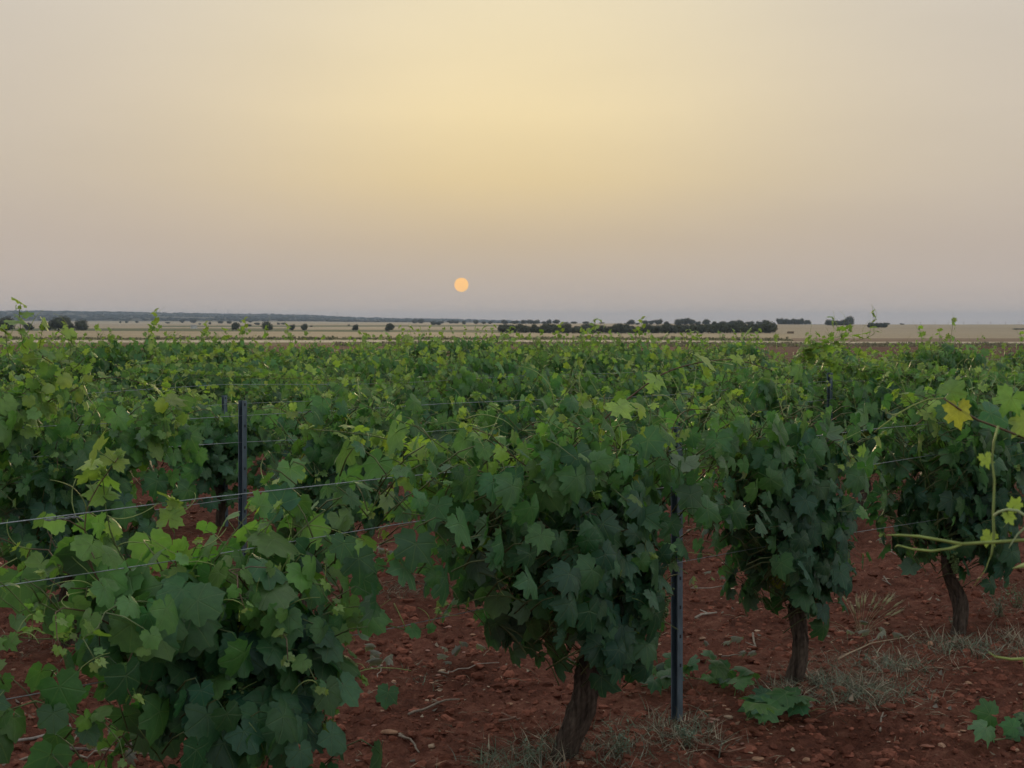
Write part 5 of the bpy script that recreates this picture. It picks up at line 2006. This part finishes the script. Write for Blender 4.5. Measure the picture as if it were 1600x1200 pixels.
# tall weeds along the headland and the verge: uncountable
def weed_band(name, label, y0, y1, u0, u1, n, h, cols, seed, wd=0.02):
    r = random.Random(seed)
    Xs, Ys = [], []
    for k in range(n):
        Y = r.uniform(y0, y1)
        Xs.append(r.uniform(u0, u1) * Y)
        Ys.append(Y)
    Z = terrain_z(np.array(Xs), np.array(Ys))
    cl = perlin(np.array(Xs) / 4.0, np.array(Ys) / 4.0 + 7)
    V, F, T = [], [], []
    for k in range(n):
        hh = h * r.uniform(0.35, 1.0) * (1.25 if cl[k] > 0.15 else 0.6)
        c = cols[r.randrange(len(cols))]
        g = r.uniform(0.7, 1.3)
        for q in range(5):
            a = r.uniform(0, 6.28)
            w = wd * r.uniform(0.6, 1.6)
            dx, dy = math.cos(a), math.sin(a)
            lx, ly = r.gauss(0, 0.3) * hh, r.gauss(0, 0.3) * hh
            bx_, by_ = Xs[k] + r.gauss(0, 0.12), Ys[k] + r.gauss(0, 0.12)
            i = len(V)
            V += [(bx_ - dx * w, by_ - dy * w, Z[k] - 0.05), (bx_ + dx * w, by_ + dy * w, Z[k] - 0.05), (bx_ + lx + dx * w * 1.4, by_ + ly + dy * w * 1.4, Z[k] + hh * 0.75), (bx_ + lx, by_ + ly, Z[k] + hh)]
            F += [(i, i + 1, i + 2), (i, i + 2, i + 3)]
            T += [(c[0] * g, c[1] * g, c[2] * g)] * 4
    tag(link(name, np_mesh(name, np.array(V), np.array(F), M_STRAW, tint=np.array(T), smooth=False)), label, 'weeds', kind='stuff')


weed_band('headland_weeds', 'grey-green and dry weeds on the strip between vineyard and pale track', 104, 149, -0.12, 0.40, 4200, 0.22, [(0.19, 0.20, 0.115), (0.32, 0.27, 0.17), (0.25, 0.22, 0.14)], 5, 0.035)
weed_band('verge_grass', 'dark grassy verge along the far side of the pale track', 184, 206, -0.38, 0.19, 3000, 0.34, [(0.15, 0.16, 0.085), (0.28, 0.25, 0.15)], 6, 0.05)

# small built things far off
mb = MB()
mb.box((0, 0, 1.0), (3.6, 2.2, 2.0), tint=(0.62, 0.60, 0.56))
hut_w = mb.mesh('wall', M_PAINT, smooth=False)
q = P(303, 513.8, 900)
hut = empty('field_shed', (q.x, q.y, float(terrain_z(np.array([q.x]), np.array([q.y]))[0])))
tag(hut, 'tiny low white shed far off in the green field at left', 'shed')
link('wall', hut_w, hut)
mb = MB()
mb.add([(-1.95, -1.3, 2.0), (1.95, -1.3, 2.0), (1.95, 1.3, 2.0), (-1.95, 1.3, 2.0), (-1.95, 0, 2.5), (1.95, 0, 2.5)], [(0, 1, 5), (0, 5, 4), (2, 3, 4), (2, 4, 5), (0, 4, 3), (1, 2, 5), (0, 3, 2), (0, 2, 1)], (0.40, 0.37, 0.34))
link('roof', mb.mesh('roof', M_PAINT, smooth=False), hut)
q = P(1235, 521.5, 560)
bs_ = empty('bale_stack', (q.x, q.y, float(terrain_z(np.array([q.x]), np.array([q.y]))[0])))
tag(bs_, 'low brown stack of straw bales in the field right of the tree belt', 'bales')
mb = MB()
mb.box((0, 0, 0), (0.78, 0.9, 0.42), tint=(0.20, 0.15, 0.095))
bale_me = mb.mesh('bale', M_STRAW, smooth=False)
for i in range(3):
    for j in range(2):
        link('bale', bale_me, bs_, (-0.82 + i * 0.82 + 0.1 * j, 0, 0.21 + j * 0.43))


def mast(px, top_y, Y, hgt, label, group):
    q = P(px, top_y, Y)
    mb = MB()
    z0 = float(terrain_z(np.array([q.x]), np.array([q.y]))[0])
    h = max(hgt, q.z - z0)
    w = 0.22 * Y / 1700
    mb.tube([Vector((0, 0, -0.5)), Vector((0, 0, h))], [w, w * 0.6], 6, (0.16, 0.15, 0.15))
    mb.box((0, 0, h * 0.92), (w * 9, w, w), tint=(0.16, 0.15, 0.15))
    tag(link('power_pole', mb.mesh('power_pole', M_STRAW, smooth=False), loc=(q.x, q.y, z0)), label, 'pole', group)


for k, x in enumerate((1438, 1461, 1482, 1506, 1528, 1548, 1571, 1592)):
    mast(x, 504.4 + 0.5 * math.sin(k * 2.1), 1760, 3, 'faint thin pole in the line along the bare skyline at right', 'poles on the right skyline')
for x, ty, lb in ((337, 485.5, 'left one of two thin masts close together on the far hills'), (356, 485, 'right one of two thin masts close together on the far hills'), (527, 491, 'single thin mast on the far hills above the square-crowned oak')):
    mast(x, ty, 5900, 20, lb, 'masts on the far hills')

# ------------------------------------------------------------------ haze: dusty air round the whole place
zmin = float(GV[:, 2].min()) - 1.0
ztop = max(float(GV[:, 2].max()) + 14.0, 70.0)
hb = bmesh.new()
bmesh.ops.create_cube(hb, size=1.0)
hme = bpy.data.meshes.new('haze')
for v in hb.verts:
    v.co = Vector((v.co.x * 2 * (CAP + 400), -400 if v.co.y < 0 else 9900, zmin if v.co.z < 0 else ztop))
hb.to_mesh(hme)
hb.free()
m = bpy.data.materials.new('dusty_air')
m.use_nodes = True
nt = m.node_tree
for n in list(nt.nodes):
    nt.nodes.remove(n)
o_ = nt.nodes.new('ShaderNodeOutputMaterial')
pv = nt.nodes.new('ShaderNodeVolumePrincipled')
pv.inputs['Color'].default_value = (0.58, 0.75, 1.0, 1)
pv.inputs['Density'].default_value = 1.1e-4
pv.inputs['Anisotropy'].default_value = 0.15
nt.links.new(pv.outputs[0], o_.inputs['Volume'])
hme.materials.append(m)
tag(link('haze', hme), 'thin dusty evening haze over the whole plain', 'haze', kind='stuff')
